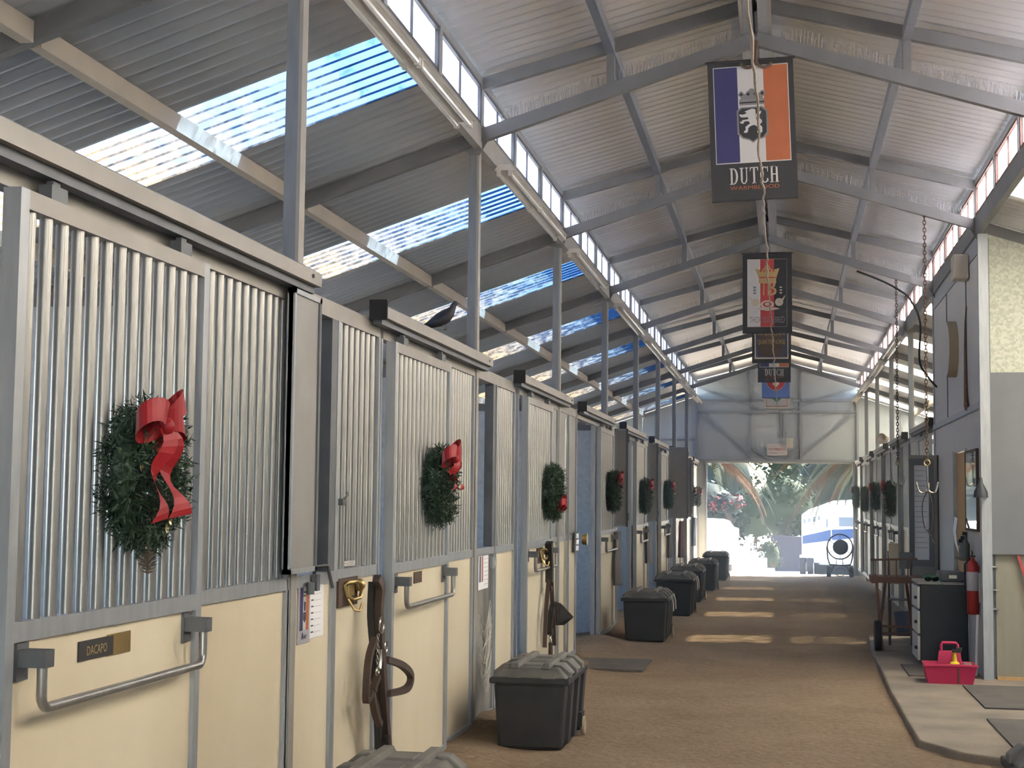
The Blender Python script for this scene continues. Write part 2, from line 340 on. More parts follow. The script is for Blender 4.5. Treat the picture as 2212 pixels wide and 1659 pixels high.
# ---- trusses, posts, rafters
XS = (-1.09, .766)
def truss(k):
    y = YK(k); t = thing('roof_truss', f'{ORD[k+2]} steel roof truss across the aisle counting from the near end', 'truss', (RX, y, 0), group='aisle roof trusses', **ST)
    for s, xe in ((-1, A), (1, B)):
        d = xe-RX
        MB().bar((d, 0, 3.86), (0, 0, 4.43), .055, .085).obj('lower_chord', 'beam', t)
        MB().bar((d, 0, 4.205), (0, 0, 4.665), .05, .08).obj('top_chord', 'beam', t)
        xm = XS[0 if s < 0 else 1]-RX; zm = 3.86+.57*(1-abs(xm/d))
        MB().box(xm-.025, xm+.025, -.03, .03, zm, zm+.28).obj('strut', 'beam', t)
        sp = MB(); rn = random.Random(k*7+s)
        for q in range(70):
            f = .06+.86*q/70; x = d*(1-f); z = 3.905+.57*f
            if abs(x-xm) < .04: continue
            for a in (-.035, .03):
                hh = .075+rn.uniform(-.012, .012); p0 = Vector((x, 0, z)); p1 = p0+Vector((rn.uniform(-.012, .012), a, hh))
                sp.bar(p0, p1, .0022, .0022)
        tag(sp.obj('bird_spikes', 'galv', t), kind='stuff')
        zo = zlean(xe+s*3.75)
        MB().bar((d, 0, 3.855), (d+s*3.75, 0, 3.855-LS*3.75), .055, .09).obj('lean_to_rafter', 'beam', t)
        MB().hull([(d-s*.01, -.006, 3.74), (d+s*.16, -.006, 3.78), (d+s*.1, -.006, 3.86), (d-s*.12, -.006, 3.93)][::s], [(d-s*.01, .006, 3.74), (d+s*.16, .006, 3.78), (d+s*.1, .006, 3.86), (d-s*.12, .006, 3.93)][::s]).obj('gusset', 'beam', t)
for k in range(-2, 8): truss(k)
def post(side, k, label):
    x = A-.04 if side < 0 else B+.04; y = YK(k)+.09
    t = thing('steel_post', label, 'post', (x, y, 0), group='aisle posts '+('left' if side < 0 else 'right'), **ST)
    MB().box(-.034, .020, -.032, .032, -.1, 3.84).obj('post_tube', 'post_steel', t)
    MB().box(.0205, .036, -.034, .034, -.1, 3.84).obj('post_flange', 'frame_pale', t)
for k in range(-2, 8): post(-1, k, f'{ORD[k+2]} slim grey steel post along the left stall fronts counting from the near end')
for k in [0, 1]+list(range(3, 8)): post(1, k, f'{ORD[k+2]} slim grey steel post on the right side of the aisle counting from the near end')
L = YG-YN
def longbeam(name, label, x, z, w, h, m='beam'):
    o = MB().box(x-w/2, x+w/2, YN, YG, z-h/2, z+h/2).obj(name, m); return tag(o, label, 'beam', **ST)
longbeam('roof_purlin', 'long purlin under the left slope of the aisle roof', XS[0], 4.41, .055, .075, 'post_steel'); longbeam('roof_purlin', 'long purlin under the right slope of the aisle roof', XS[1], 4.41, .055, .075, 'post_steel')
rb = thing('ridge_beam', 'long double channel ridge beam at the aisle roof peak', 'beam', (RX, 0, 0), **ST)
for s in (-1, 1):
    MB().box(s*.045-.03, s*.045+.03, YN, YG, 4.46, 4.66).obj('channel', 'galv', rb); MB().box(s*.085-.012, s*.085+.012, YN, YG, 4.46, 4.475).obj('flange', 'frame_pale', rb)
longbeam('eave_beam', 'long beam under the left row of high windows', A, 3.855, .05, .15, 'frame_pale'); longbeam('eave_beam', 'long beam under the right row of high windows', B, 3.855, .05, .15, 'beam')
longbeam('eave_beam', 'long head beam over the left row of high windows', A, 4.225, .055, .05, 'galv'); longbeam('eave_beam', 'long head beam over the right row of high windows', B, 4.225, .055, .05, 'galv')
for s, xe, nm in ((-1, A, 'left'), (1, B, 'right')):
    for dx, nn in ((1.2, 'upper'), (2.6, 'lower')):
        t = thing('lean_to_purlin', f'{nn} pale purlin along the {nm} lean-to roof in bay lengths', 'beam', (xe+s*dx, 0, 0), **ST)
        zc = 3.855-LS*dx-.0
        for k in range(-3, 8):
            y0 = max(YN, YK(k)+.035); y1 = min(YG, YK(k+1)-.035)
            if y1 > y0: MB().box(-.03, .03, y0, y1, zc-.05, zc+.045).obj('purlin_length', 'purlin_tan', t)

# ---- high windows between eave beam and aisle roof: one unit every 1.21 m, two panes each
wn = 0; wm = {}
for nm, s in (('left', 1), ('right', -1)):
    fr = MB()
    for z0, z1 in ((3.93, 3.955), (4.18, 4.20)): fr.box(-.022, .022, .03, 1.18, z0, z1)
    for y in (.03, 1.155): fr.box(-.022, .022, y, y+.025, 3.93, 4.20)
    fr.box(-.014, .014, .585, .605, 3.955, 4.18)
    wm[nm] = (fr.mesh('window_frame', 'galv_dark' if nm == 'left' else 'wood_red'), MB().box(-.003, .003, .055, .585, 3.955, 4.18).mesh('pane', 'pane'), MB().box(-.003, .003, .605, 1.155, 3.955, 4.18).mesh('pane', 'pane'),
              MB().box(-.03, .03, -.03, .03, 3.93, 4.21).mesh('mullion', 'galv'))
for nm, x in (('left', A), ('right', B)):
    for q in range(-6, 24):
        y = YK(0)+1.21*q
        if y+1.21 > YG+.1: break
        wn += 1
        w = thing(f'window_{wn}', f'two-pane high window, {nth(q+7)} from the near end of the {nm} row', 'window', (x, y, 0), group=f'{nm} row of high windows', **ST)
        for me, nn in zip(wm[nm], ('window_frame', 'pane', 'pane', 'mullion')): link(nn, me, w)

# ---- outer walls with stable windows, partitions between the stalls
def outer_wall(side):
    x = -5.7 if side < 0 else 5.38; nm = 'left' if side < 0 else 'right'; ze = 2.70
    t = thing(f'wall_{nm}', f'outer sheet metal wall behind the {nm} stalls', 'wall', (x, 0, 0), **ST)
    for k in range(-3, 8):
        y0, y1 = max(YN, YK(k)), min(YG, YK(k+1))
        if y1-y0 < .5: continue
        yc = (y0+y1)/2; g = MB(); w = .85
        g.box(-.02, .02, y0, y1, -.15, 1.25); g.box(-.02, .02, y0, y1, 2.25, ze); g.box(-.02, .02, y0, yc-w, 1.25, 2.25); g.box(-.02, .02, yc+w, y1, 1.25, 2.25)
        g.obj('wall_panel', 'galv_sheet', t)
outer_wall(-1); outer_wall(1)
for k in range(-2, 8):
    o = thing('stall_partition', f'{ORD[k+2]} galvanized sheet partition between left stalls counting from the near end', 'partition', (A, YK(k)+.0, 0), group='left stall partitions', **ST)
    MB().box(-3.7, -.06, -.015, .015, -.05, 2.28).obj('partition_sheet', 'galv_sheet', o); MB().box(-3.7, -.06, -.03, .03, 2.28, 2.345).obj('top_rail', 'galv_dark', o)
for k in range(3, 8):
    o = thing('stall_partition', f'{ORD[k-3]} galvanized sheet partition between right stalls counting from the tack room', 'partition', (B, YK(k), 0), group='right stall partitions', **ST)
    MB().box(.06, 3.7, -.015, .015, -.15, 2.28).obj('partition_sheet', 'galv_sheet', o); MB().box(.06, 3.7, -.03, .03, 2.28, 2.345).obj('top_rail', 'galv_dark', o)

# ---- far gable wall with its big door opening
gw = thing('wall_end', 'grey sheet metal gable wall with the open barn doorway', 'wall', (0, YG, 0), **ST)
def gpanel(pts): MB().hull([(x, .0, z) for x, z in pts], [(x, .04, z) for x, z in pts]).obj('wall_sheet', 'gable_sheet', gw)
zt = lambda x: zmain(x)-.01
DX0, DX1, DZ = -1.75, 1.55, 2.37
for x0, x1 in ((A, -.76), (-.75, .38), (.39, B)):
    for z0, z1 in ((DZ, 3.535), (3.545, None)):
        if z1: gpanel([(x0, z0), (x1, z0), (x1, z1), (x0, z1)])
        else: gpanel([(x0, z0), (x1, z0), (x1, zt(x1))]+([(RX, zt(RX))] if x0 < RX < x1 else [])+[(x0, zt(x0))])
for a, b in ((A, -3.2), (-3.21, -4.4), (-4.41, -5.7), (B, 2.9), (2.91, 4.1), (4.11, 5.4)):
    for z0, z1 in ((-.2, 2.37), (2.38, None)):
        gpanel([(a, z0), (b, z0), (b, z1 or zlean(b)), (a, z1 or zlean(a))])
gpanel([(A, -.2), (DX0, -.2), (DX0, DZ), (A, DZ)]); gpanel([(DX1, -.2), (B, -.2), (B, DZ), (DX1, DZ)])
def gbar(name, p, q, w=.07, h=.05): MB().bar((p[0], -.03, p[1]), (q[0], -.03, q[1]), h, w, up=(0, 1, 0)).obj(name, 'galv', gw)
gbar('header', (A, 2.43), (B, 2.43), .12); gbar('girt', (A, 3.54), (B, 3.54)); gbar('girt', (A, 3.80), (B, 3.80), .06)
gbar('wall_stud', (-.755, 2.4), (-.755, 4.5), .06); gbar('wall_stud', (.385, 2.4), (.385, 4.5), .06)
gbar('wall_stud', (A, -.1), (A, 3.8), .09); gbar('wall_stud', (B, -.1), (B, 3.8), .09)
gbar('brace', (-1.9, 3.50), (-.76, 2.55), .05); gbar('brace', (1.6, 3.50), (.39, 2.55), .05); gbar('brace', (-.72, 2.72), (-.3, 2.46), .05); gbar('brace', (.36, 2.72), (0, 2.46), .05)
gbar('brace', (-1.9, 4.1), (-.4, 3.56), .04); gbar('brace', (1.6, 4.1), (.1, 3.56), .04)
gbar('girt', (A, 2.9), (-5.6, 2.9), .05); gbar('wall_stud', (-2.9, 0), (-2.9, 3.55), .05); gbar('wall_stud', (2.6, 0), (2.6, 3.5), .05)
gbar('conduit', (.02, 2.95), (.02, 4.45), .025); gbar('conduit', (-.05, 2.95), (-.05, 3.5), .02)
gbar('door_jamb', (DX0, -.15), (DX0, DZ), .05); gbar('door_jamb', (DX1, -.15), (DX1, DZ), .05)

# ---- near gable wall with the same doorway, unseen, added to cut near light
nw = thing('wall_near_light_block', 'sheet metal gable wall with doorway behind the camera', 'wall', (0, YN, 0), **ST)
for pts in ([(A, DZ), (B, DZ), (B, zt(B)), (RX, zt(RX)), (A, zt(A))], [(A, -.2), (DX0, -.2), (DX0, DZ), (A, DZ)], [(DX1, -.2), (B, -.2), (B, DZ), (DX1, DZ)], [(-5.7, -.2), (A, -.2), (A, zlean(A)), (-5.7, zlean(-5.7))], [(B, -.2), (5.4, -.2), (5.4, zlean(5.4)), (B, zlean(B))]):
    MB().hull([(x, -.04, z) for x, z in pts], [(x, 0, z) for x, z in pts]).obj('wall_sheet', 'galv_sheet', nw)
# ------------------------------------------------------------------ stall fronts
ZR0, ZR1, ZT = 1.12, 1.17, 2.29
bar_me = MB().tube([(0, 0, ZR1-.005), (0, 0, ZT+.005)], .0185, 10, caps=False).mesh('bar', 'galv_bar', smooth=True)
def bars(parent, y0, y1, n, x=-.025):
    for i in range(n): link('bar', bar_me, parent, (x, y0+(y1-y0)*(i+.5)/n, 0))
class Side:
    """the local frame of one row: x out into the aisle, y along the row"""
    def __init__(s, x, rz, d): s.x = x; s.rz = rz; s.d = d
    def loc(s, y): return (s.x, y, 0)
SL = Side(A-.012, 0, 1); SR = Side(B+.012, math.pi, -1)
def front(side, label, yb, segs, grp, posts=True):
    """fixed framing of one stall; segs in metres from yb along the row"""
    t = thing('stall_enclosure', label, 'stall front', side.loc(yb), side.rz, group=grp)
    ys = [s[1] for s in segs]+[s[2] for s in segs]; y0, y1 = min(ys), max(ys)
    MB().box(-.055, 0, y0, y1, ZT, 2.365).obj('header_rail', 'frame_pale', t)
    for kind, a, b, *r in segs:
        if kind != 'door':
            MB().box(-.05, 0, a, b, ZR0, ZR1).obj('mid_rail', 'galv', t); MB().box(-.05, .005, a, b, .0, .07).obj('sill', 'wood_red' if r and 'w' in r else 'galv', t)
        if kind == 'bars':
            bars(t, a+.04, b-.03, r[0]); MB().box(-.05, .002, a, a+.04, ZR1, ZT).obj('stile', 'galv', t); MB().box(-.05, .002, b-.03, b, ZR1, ZT).obj('stile', 'galv', t)
        if kind == 'sheet': MB().box(-.03, -.01, a+.02, b-.02, ZR1, ZT).obj('upper_panel', 'plate_grey', t); MB().box(-.05, .004, a, a+.03, 0, ZT).obj('stile', 'galv', t)
        if kind == 'open':
            MB().box(-.06, .0, b-.09, b, ZR1, ZT).obj('jamb', 'galv_dark', t)
        if kind == 'door':
            MB().box(-.05, .0, a-.03, a, -.05, ZT).obj('jamb', 'galv', t); MB().box(-.05, .0, b, b+.035, -.05, ZT).obj('jamb', 'galv', t)
        else:
            lm = r[1] if len(r) > 1 else 'cream'
            MB().box(-.035, -.012, a+.02, b-.02, .07, ZR0).obj('lower_panel', lm, t)
            for q in (a, b-.03): MB().box(-.05, .003, q, q+.035, .0, ZR0).obj('stile', 'galv', t)
    return t
hanger_me = {}
def cover(side, label, y0, y1, grp, near=1):
    t = thing('track_cover', label, 'track cover', side.loc(y0), side.rz, group=grp); n = (y1-y0)*side.d; a, b = min(0, n), max(0, n)
    MB().hull([(.004, a, 2.365), (.085, a, 2.365), (.085, a, 2.42), (.04, a, 2.445), (.004, a, 2.445)], [(.004, b, 2.365), (.085, b, 2.365), (.085, b, 2.42), (.04, b, 2.445), (.004, b, 2.445)]).obj('cover_box', 'frame_pale', t)
    MB().box(.015, .06, a+.02, b-.02, 2.335, 2.365).obj('track', 'galv_dark', t)
    e = a-.004 if side.d > 0 else b-.012
    MB().box(.003, .092, e, e+.016, 2.355, 2.452).obj('end_cap', 'black_rubber', t)
    MB().lathe([(.008, 0), (.008, .006)], (.085, b-.12, 2.395), 8, 'x').obj('bolt', 'galv_dark', t)
    return t
def door(side, label, y0, w, grp, n=13, x=.008, name=None, pull=True, infill='bars', low='cream'):
    t = thing('sliding_stall_door', label, 'stall door', (side.x+side.d*x, y0, 0), side.rz, group=grp)
    if side.d < 0: pass
    fr = 'galv'
    MB().box(0, .05, 0, .045, .04, ZT-.01).obj('stile', 'galv', t); MB().box(0, .05, w-.045, w, .04, ZT-.01).obj('stile', 'galv', t)
    MB().box(0, .05, .045, w-.045, ZT-.06, ZT-.01).obj('top_rail', 'frame_pale', t); MB().box(0, .05, .045, w-.045, ZR0, ZR1).obj('mid_rail', fr, t)
    MB().box(0, .05, .045, w-.045, .04, .09).obj('bottom_rail', fr, t)
    MB().box(.012, .035, .045, w-.045, .09, ZR0).obj('lower_panel', low, t)
    if infill == 'bars':
        for i in range(n): link('bar', bar_me, t, (.025, .045+(w-.09)*(i+.5)/n, -.03))
    else: MB().box(.012, .035, .045, w-.045, ZR1, ZT-.06).obj('upper_panel', 'panel_white', t)
    for f in (.16, .84):
        h = MB(); y = w*f; h.box(.012, .05, y-.045, y+.045, ZT-.01, ZT+.03); h.box(.02, .04, y-.02, y+.02, ZT+.03, ZT+.044); h.obj('hanger', 'galv_dark', t)
    if pull:
        a, b, zt, zb, r = .10, w-.10, 1.10, .95, .035
        pts = [(.10, a, zt)]+[(.10, a+r-r*math.cos(q*math.pi/8), zb+r-r*math.sin(q*math.pi/8)) for q in range(5)]+[(.10, b-r+r*math.sin(q*math.pi/8), zb+r-r*math.cos(q*math.pi/8)) for q in range(5)]+[(.10, b, zt)]
        hd = MB().tube(pts, .0135, 10).obj('pull_bar', 'galv_bar', t, smooth=True)
        for y in (a, b):
            g = MB(); g.box(.035, .045, y-.03, y+.03, 1.02, 1.115); g.box(.045, .12, y-.024, y+.024, 1.055, 1.10); g.obj('bracket', 'galv_dark', hd)
    return t
GL, GR = 'left row of stall fronts', 'right row of stall fronts'
GDL, GDR = 'left row of sliding stall doors', 'right row of sliding stall doors'
GCL, GCR = 'left row of track covers', 'right row of track covers'
# left row, near to far (metres along the aisle)
front(SL, 'cream and barred stall front nearest the camera at far left edge', -4.1, [('bars', 0, 1.2, 13), ('bars', 1.3, 3.4, 22), ('bars', 3.5, 5.2, 18), ('bars', 5.3, 6.1, 9), ('bars', 6.2, 7.4, 13)], GL)
front(SL, 'stall front with the large wreath door and ten fixed bars', 3.40, [('door', .03, 1.33), ('bars', 1.36, 2.37, 11)], GL)
front(SL, 'stall front with feed opening, poster and halter plaque', 5.76, [('open', 0, .63, 0), ('bars', .63, 1.34, 7)], GL)
front(SL, 'stall front just before the second post, bars right of second wreath', 7.10, [('door', .05, 1.39), ('bars', 1.42, 2.30, 11)], GL)
front(SL, 'stall front with blackened lower panel behind the black rolling trunk', 9.40, [('open', .05, .72, 0, 'cream_dirty'), ('bars', .75, 1.48, 8)], GL)
front(SL, 'stall front around the third wreath door', 11.0, [('door', .05, 1.40), ('bars', 1.43, 2.02, 8)], GL)
front(SL, 'stall front with pale solid upper panels right of third wreath', 13.03, [('sheet', 0, .66), ('sheet', .68, 1.2)], GL)
front(SL, 'stall front with wide open doorway showing blue wall inside', 14.24, [('door', .03, 1.46), ('sheet', 1.5, 2.4)], GL)
front(SL, 'stall front beside the fourth wreath', 16.68, [('bars', 0, 1.1, 12)], GL)
front(SL, 'stall front with second open doorway, near fifth wreath', 17.8, [('door', .1, 1.6), ('bars', 1.7, 2.9, 13)], GL)
front(SL, 'stall front between the fifth and sixth wreaths', 20.75, [('bars', 0, 1.2, 13), ('door', 1.3, 2.6)], GL)
front(SL, 'stall front around the sixth wreath', 23.4, [('bars', 0, 1.5, 16), ('bars', 1.6, 2.6, 11)], GL)
front(SL, 'stall front behind the outermost swung-out feed panel', 26.05, [('door', .1, 1.5), ('bars', 1.6, 2.9, 14)], GL)
front(SL, 'stall front near the seventh wreath', 29.0, [('bars', 0, 1.2, 13), ('door', 1.3, 2.5)], GL)
front(SL, 'last left stall front beside the bright doorway', 31.6, [('bars', 0, 1.2, 13), ('bars', 1.3, 2.5, 13)], GL)
cover(SL, 'pale metal track cover above the nearest wreath door', 1.9, 5.87, GCL)
cover(SL, 'pale track cover the dark pigeon perches on', 6.88, 9.57, GCL)
cover(SL, 'track cover above the third wreath door on the left', 10.78, 13.40, GCL)
cover(SL, 'track cover above the wide open left doorway', 14.27, 16.94, GCL)
cover(SL, 'fifth track cover on the left counting from the camera', 18.0, 20.9, GCL)
cover(SL, 'sixth track cover on the left counting from the camera', 22.0, 24.9, GCL)
cover(SL, 'seventh track cover on the left counting from the camera', 25.9, 28.6, GCL)
cover(SL, 'eighth track cover on the left, small and far', 29.6, 31.6, GCL)
cover(SL, 'last track cover on the left beside the bright doorway', 32.0, 33.9, GCL)
d1 = door(SL, 'barred sliding stall door with largest wreath and DACAPO nameplate', 3.45, 1.27, GDL, 13)
MB().box(.0355, .040, .42, .635, 1.033, 1.088).obj('name_plate', 'print_black', d1); tag(MB().box(.0355, .0385, .60, .755, 1.03, 1.092).obj('plate_holder', 'brass', d1), 'brass plate holder')
text('lettering', 'DACAPO', .026, .125, 'print_gold', d1, (.0405, .465, 1.046), (0, 1, 0), (0, 0, 1))
d2 = door(SL, 'barred sliding stall door with second wreath and small plate', 7.18, 1.27, GDL, 13)
MB().box(.036, .040, .49, .66, 1.045, 1.105).obj('name_plate', 'wood_dark', d2)
d3 = door(SL, 'barred sliding stall door with third wreath and hanging halter', 11.12, 1.24, GDL, 13)
door(SL, 'pale barred stall door slid open with fourth wreath', 15.72, 1.22, GDL)
door(SL, 'pale barred stall door slid open with fifth wreath', 19.62, 1.22, GDL)
door(SL, 'pale barred stall door with sixth wreath', 23.65, 1.25, GDL)
door(SL, 'small far stall door with seventh wreath', 30.0, 1.2, GDL, pull=False)
door(SL, 'farthest stall door on the left with eighth wreath', 32.3, 1.2, GDL, pull=False)
# feed panels: some folded flat, some swung out into the aisle
def feed(label, y, w, ang, z0=1.19, z1=2.33, x=.03):
    t = thing('feed_hatch', label, 'panel', (SL.x+x, y, 0), R(ang), group='hinged grey feed panels of the left stalls')
    MB().box(0, .018, 0, w, z0, z1).obj('panel_sheet', 'plate_grey', t)
    for a, b, c, d in ((0, .02, z0, z1), (w-.025, w, z0, z1), (0, w, z0, z0+.02), (0, w, z1-.02, z1)): MB().box(-.006, .026, a, b, c, d).obj('edge_strip', 'galv_dark' if a > 0 and c == z0 else 'galv', t)
    for z in (z0+.12, z1-.12): MB().lathe([(.012, -.04), (.012, .04)], (.01, w+.005, z), 8).obj('hinge', 'galv_dark', t)
feed('tall grey feed panel folded flat right of the nearest fixed bars', 5.62, .35, 0)
feed('narrow grey feed panel swung out beyond the fourth wreath', 17.25, .16, -90)
feed('grey feed panel swung out beyond the fifth wreath', 21.6, .15, -90)
feed('large grey feed panel swung wide out towards the aisle', 25.6, .33, -90, 1.2, 2.42)
feed('small far grey feed panel swung out near the seventh wreath', 29.0, .18, -90)
# right row beyond the tack room
front(SR, 'right stall front beside the list board', 19.4, [('bars', 0, 1.1, 12), ('door', 1.2, 2.45)], GR)
front(SR, 'right stall front behind the gold trimmed wreath', 22.9, [('bars', 0, 1.2, 13), ('bars', 1.25, 2.3, 11), ('bars', 2.35, 3.45, 12)], GR)
front(SR, 'right stall front between the gold trimmed wreath and the twin wreaths', 26.6, [('bars', 0, 1.2, 13), ('bars', 1.25, 2.4, 12), ('bars', 2.45, 3.65, 13)], GR)
front(SR, 'right stall front behind the twin dark wreaths', 30.2, [('bars', 0, 1.2, 13), ('bars', 1.25, 2.4, 12), ('bars', 2.45, 3.55, 12)], GR)
front(SR, 'last right stall front beside the bright doorway', 34.1, [('bars', 0, 1.2, 13), ('bars', 1.25, 2.4, 12), ('bars', 2.45, 3.85, 15)], GR)
for i, (a, b) in enumerate(((17.0, 19.4), (20.5, 23.2), (24.3, 27.0), (28.1, 30.6), (31.8, 33.9))):
    cover(SR, f'{ORD[i]} track cover on the right counting from the tack room', b, a, GCR)
for i, y in enumerate((18.4, 22.9, 26.5, 29.9, 33.4)):
    door(SR, f'{ORD[i]} pale sliding stall door on the right counting from the tack room', y, 1.2, GDR, pull=i > 0)
wr_ = thing('wall_right_light_block', 'panel wall along the right side behind the camera', 'wall', (B, 0, 0), **ST)  # unseen wall added to block light from the near right skylights
MB().box(0, .03, YN, 8.7, -.05, 2.4).obj('wall_panel', 'panel_white', wr_); MB().box(.03, 3.7, 8.66, 8.7, -.05, 2.6).obj('wall_panel', 'panel_white', wr_)

# ------------------------------------------------------------------ tack room on the right (full-height panels)
tr = thing('wall_right_tack_room', 'pale full height panel wall of the tack room on the right', 'wall', (B, 0, 0), **ST)
for y0, y1, z0, z1 in ((13.03, 13.85, 2.36, 3.62), (13.87, 15.47, 2.36, 3.62), (15.49, 16.84, 2.36, 3.62), (13.03, 13.98, .05, 2.30), (15.02, 16.84, .05, 2.30), (13.99, 15.01, 1.99, 2.30)):
    MB().box(.0, .03, y0, y1, z0, z1).obj('wall_panel', 'panel_white', tr)
MB().box(-.005, .03, 13.03, 16.84, 3.625, 3.80).obj('wall_panel', 'galv', tr)
for y in (13.86, 15.48): MB().box(-.008, .02, y-.012, y+.012, 2.36, 3.62).obj('batten', 'galv_dark', tr)
MB().box(-.02, .03, 12.98, 16.84, 2.30, 2.355).obj('rail', 'galv', tr); MB().box(-.012, .03, 16.80, 16.87, 0, 3.78).obj('corner_trim', 'galv', tr)
for y in (13.99, 15.0): MB().box(-.015, .03, y-.025, y+.025, .04, 2.0).obj('door_jamb', 'galv', tr)
MB().box(.03, 3.7, 16.82, 16.86, 0, 2.6).obj('wall_panel', 'panel_white', tr)
pd = thing('door_1', 'orange plywood tack room door', 'door', (B+.02, 14.02, 0), **ST)
MB().box(0, .03, 0, .96, .05, 1.98).obj('door_leaf', 'ply_orange', pd); MB().box(-.01, 0, .02, .94, 1.10, 1.14).obj('ledge', 'wood_dark', pd); MB().lathe([(.02, 0), (.03, -.03), (.02, -.05)], (0, .1, .98), 10, 'x').obj('door_knob', 'nickel', pd)
# end wall of the tack room, facing the camera
ew = thing('wall_right_end', 'end wall with mottled galvanized sheet above a grey board', 'wall', (B, 12.95, 0), **ST)
MB().hull([(.07, .02, 2.60), (3.7, .02, 2.60), (3.7, .02, zlean(B+3.7)), (.07, .02, zlean(B+.07))], [(.07, .05, 2.60), (3.7, .05, 2.60), (3.7, .05, zlean(B+3.7)), (.07, .05, zlean(B+.07))]).obj('wall_sheet', 'spangle', ew)
MB().box(.05, 3.7, -.02, .01, 1.08, 2.60).obj('wall_board', 'board_grey', ew); MB().box(.10, 3.7, .02, .05, .05, 1.08).obj('lower_panel', 'plywood', ew)
MB().box(.045, .10, .03, .06, .05, 1.08).obj('slat', 'galv_dark', ew)
for z in (.97, .78, .62): MB().box(.05, .12, .0, .028, z, z+.012).obj('hook_rail', 'nickel', ew)
MB().box(-.012, .03, -.04, .02, .04, 3.80).obj('corner_post', 'galv', ew); MB().box(.03, .07, -.03, .02, .04, 3.78).obj('corner_trim', 'galv', ew)
MB().box(.074, .082, .012, .02, 2.6, 3.75).obj('seam', 'galv_dark', ew); MB().bar((.28, 0, 1.07), (.42, -.02, .60), .02, .02).obj('red_hose', 'sign_red', ew)
for z in (2.72, 3.1, 3.4): MB().lathe([(.006, 0), (.006, -.008)], (.078, .012, z), 8, 'y').obj('bolt', 'galv_dark', ew)
MB().box(.10, 3.7, -.01, .06, .045, .07).obj('sill', 'ply_orange', ew)
# ------------------------------------------------------------------ wreaths
def wreath_meshes(seed):
    rn = random.Random(seed); g = MB(); Rr, r = .150, .052
    for i in range(1500):
        a = rn.uniform(0, 2*math.pi); b = rn.uniform(0, 2*math.pi); rad = r*rn.uniform(.45, 1.0)
        c = Vector((rad*math.sin(b)*.95+.055, (Rr+rad*math.cos(b))*math.cos(a), (Rr+rad*math.cos(b))*math.sin(a)))
        out = Vector((math.sin(b), math.cos(b)*math.cos(a), math.cos(b)*math.sin(a)))
        tw = (out+Vector((rn.uniform(-.7, .7), rn.uniform(-.9, .9), rn.uniform(-.9, .9)))).normalized()
        side = tw.cross(Vector((rn.uniform(-1, 1), rn.uniform(-1, 1), rn.uniform(-1, 1)))).normalized()
        ln = rn.uniform(.03, .055)
        g.m = 1 if rn.random() < .18 else 0
        for k in range(5):       # a tuft of needles along a twig
            q = c+tw*ln*(k/5); d = (tw*.7+side*(1 if k % 2 else -1)).normalized(); w = side.cross(tw)*.0036
            e = q+d*.024; g.add([q-w, q+w, e], [(0, 1, 2)])
    core = MB().tube([(.055, Rr*math.cos(t*math.pi/12), Rr*math.sin(t*math.pi/12)) for t in range(24)], .030, 7, closed=True)
    fo = MB()
    for i in range(14):
        a = rn.uniform(0, 6.28); c = Vector((.10+rn.uniform(-.01, .02), Rr*math.cos(a)+rn.uniform(-.03, .03), Rr*math.sin(a)+rn.uniform(-.03, .03)))
        for k in range(4):
            t = k*math.pi/2+a; d = Vector((.3, math.cos(t), math.sin(t))).normalized()*.015; n = d.cross(Vector((1, 0, 0))).normalized()*.007
            fo.add([c, c+d*.6+n, c+d, c+d*.6-n], [(0, 1, 2, 3)])
    return g.mesh('greenery', ['needle', 'needle2']), core.mesh('wreath_core', 'needle', smooth=True), fo.mesh('foil_stars', 'gold_foil')
WM = [wreath_meshes(1), wreath_meshes(2)]
def ribbon(pts, wv, th=.0015):
    g = MB(); P = [Vector(p) for p in pts]; n = len(P)
    for i in range(n-1):
        w0 = Vector(wv[i]); w1 = Vector(wv[i+1]); g.add([P[i]-w0, P[i]+w0, P[i+1]+w1, P[i+1]-w1], [(0, 1, 2, 3)])
    return g
def bow_mesh(tails, sc=1.0):
    """loops and tails around a knot at the origin, in the y-z plane, x outwards"""
    g = MB()
    for s, el in ((-1, .2), (1, .55), (1, -.15)):
        pts = []; wv = []
        for i in range(21):
            t = 2*math.pi*i/20; rr_ = .05*(1-math.cos(t))
            pts.append((.03*math.sin(t)+.02, s*rr_*.95, rr_*el+.022*math.sin(t))); wv.append((.004*math.cos(t), -.006*s, .026))
        b = ribbon(pts, wv); g.add(b.v, b.f)
    for dy, dz, w in tails:
        pts = [(.03+.014*math.sin(i*.62), dy*i/14+.008*math.sin(i*.75), dz*i/14) for i in range(15)]
        wv = [(.010*math.sin(i*.5), w*(.55+.5*i/14), .006*math.cos(i*.45)) for i in range(15)]
        b = ribbon(pts, wv); g.add(b.v, b.f)
    g.ball((.035, 0, 0), .02, 8)
    m = g.mesh('bow', 'ribbon_red', smooth=60); return m
bows = [bow_mesh([(.085, -.20, .05), (-.03, -.21, .03)]), bow_mesh([(.12, -.13, .034), (-.03, -.13, .03)]), bow_mesh([(.03, -.05, .02), (-.05, -.05, .02)])]
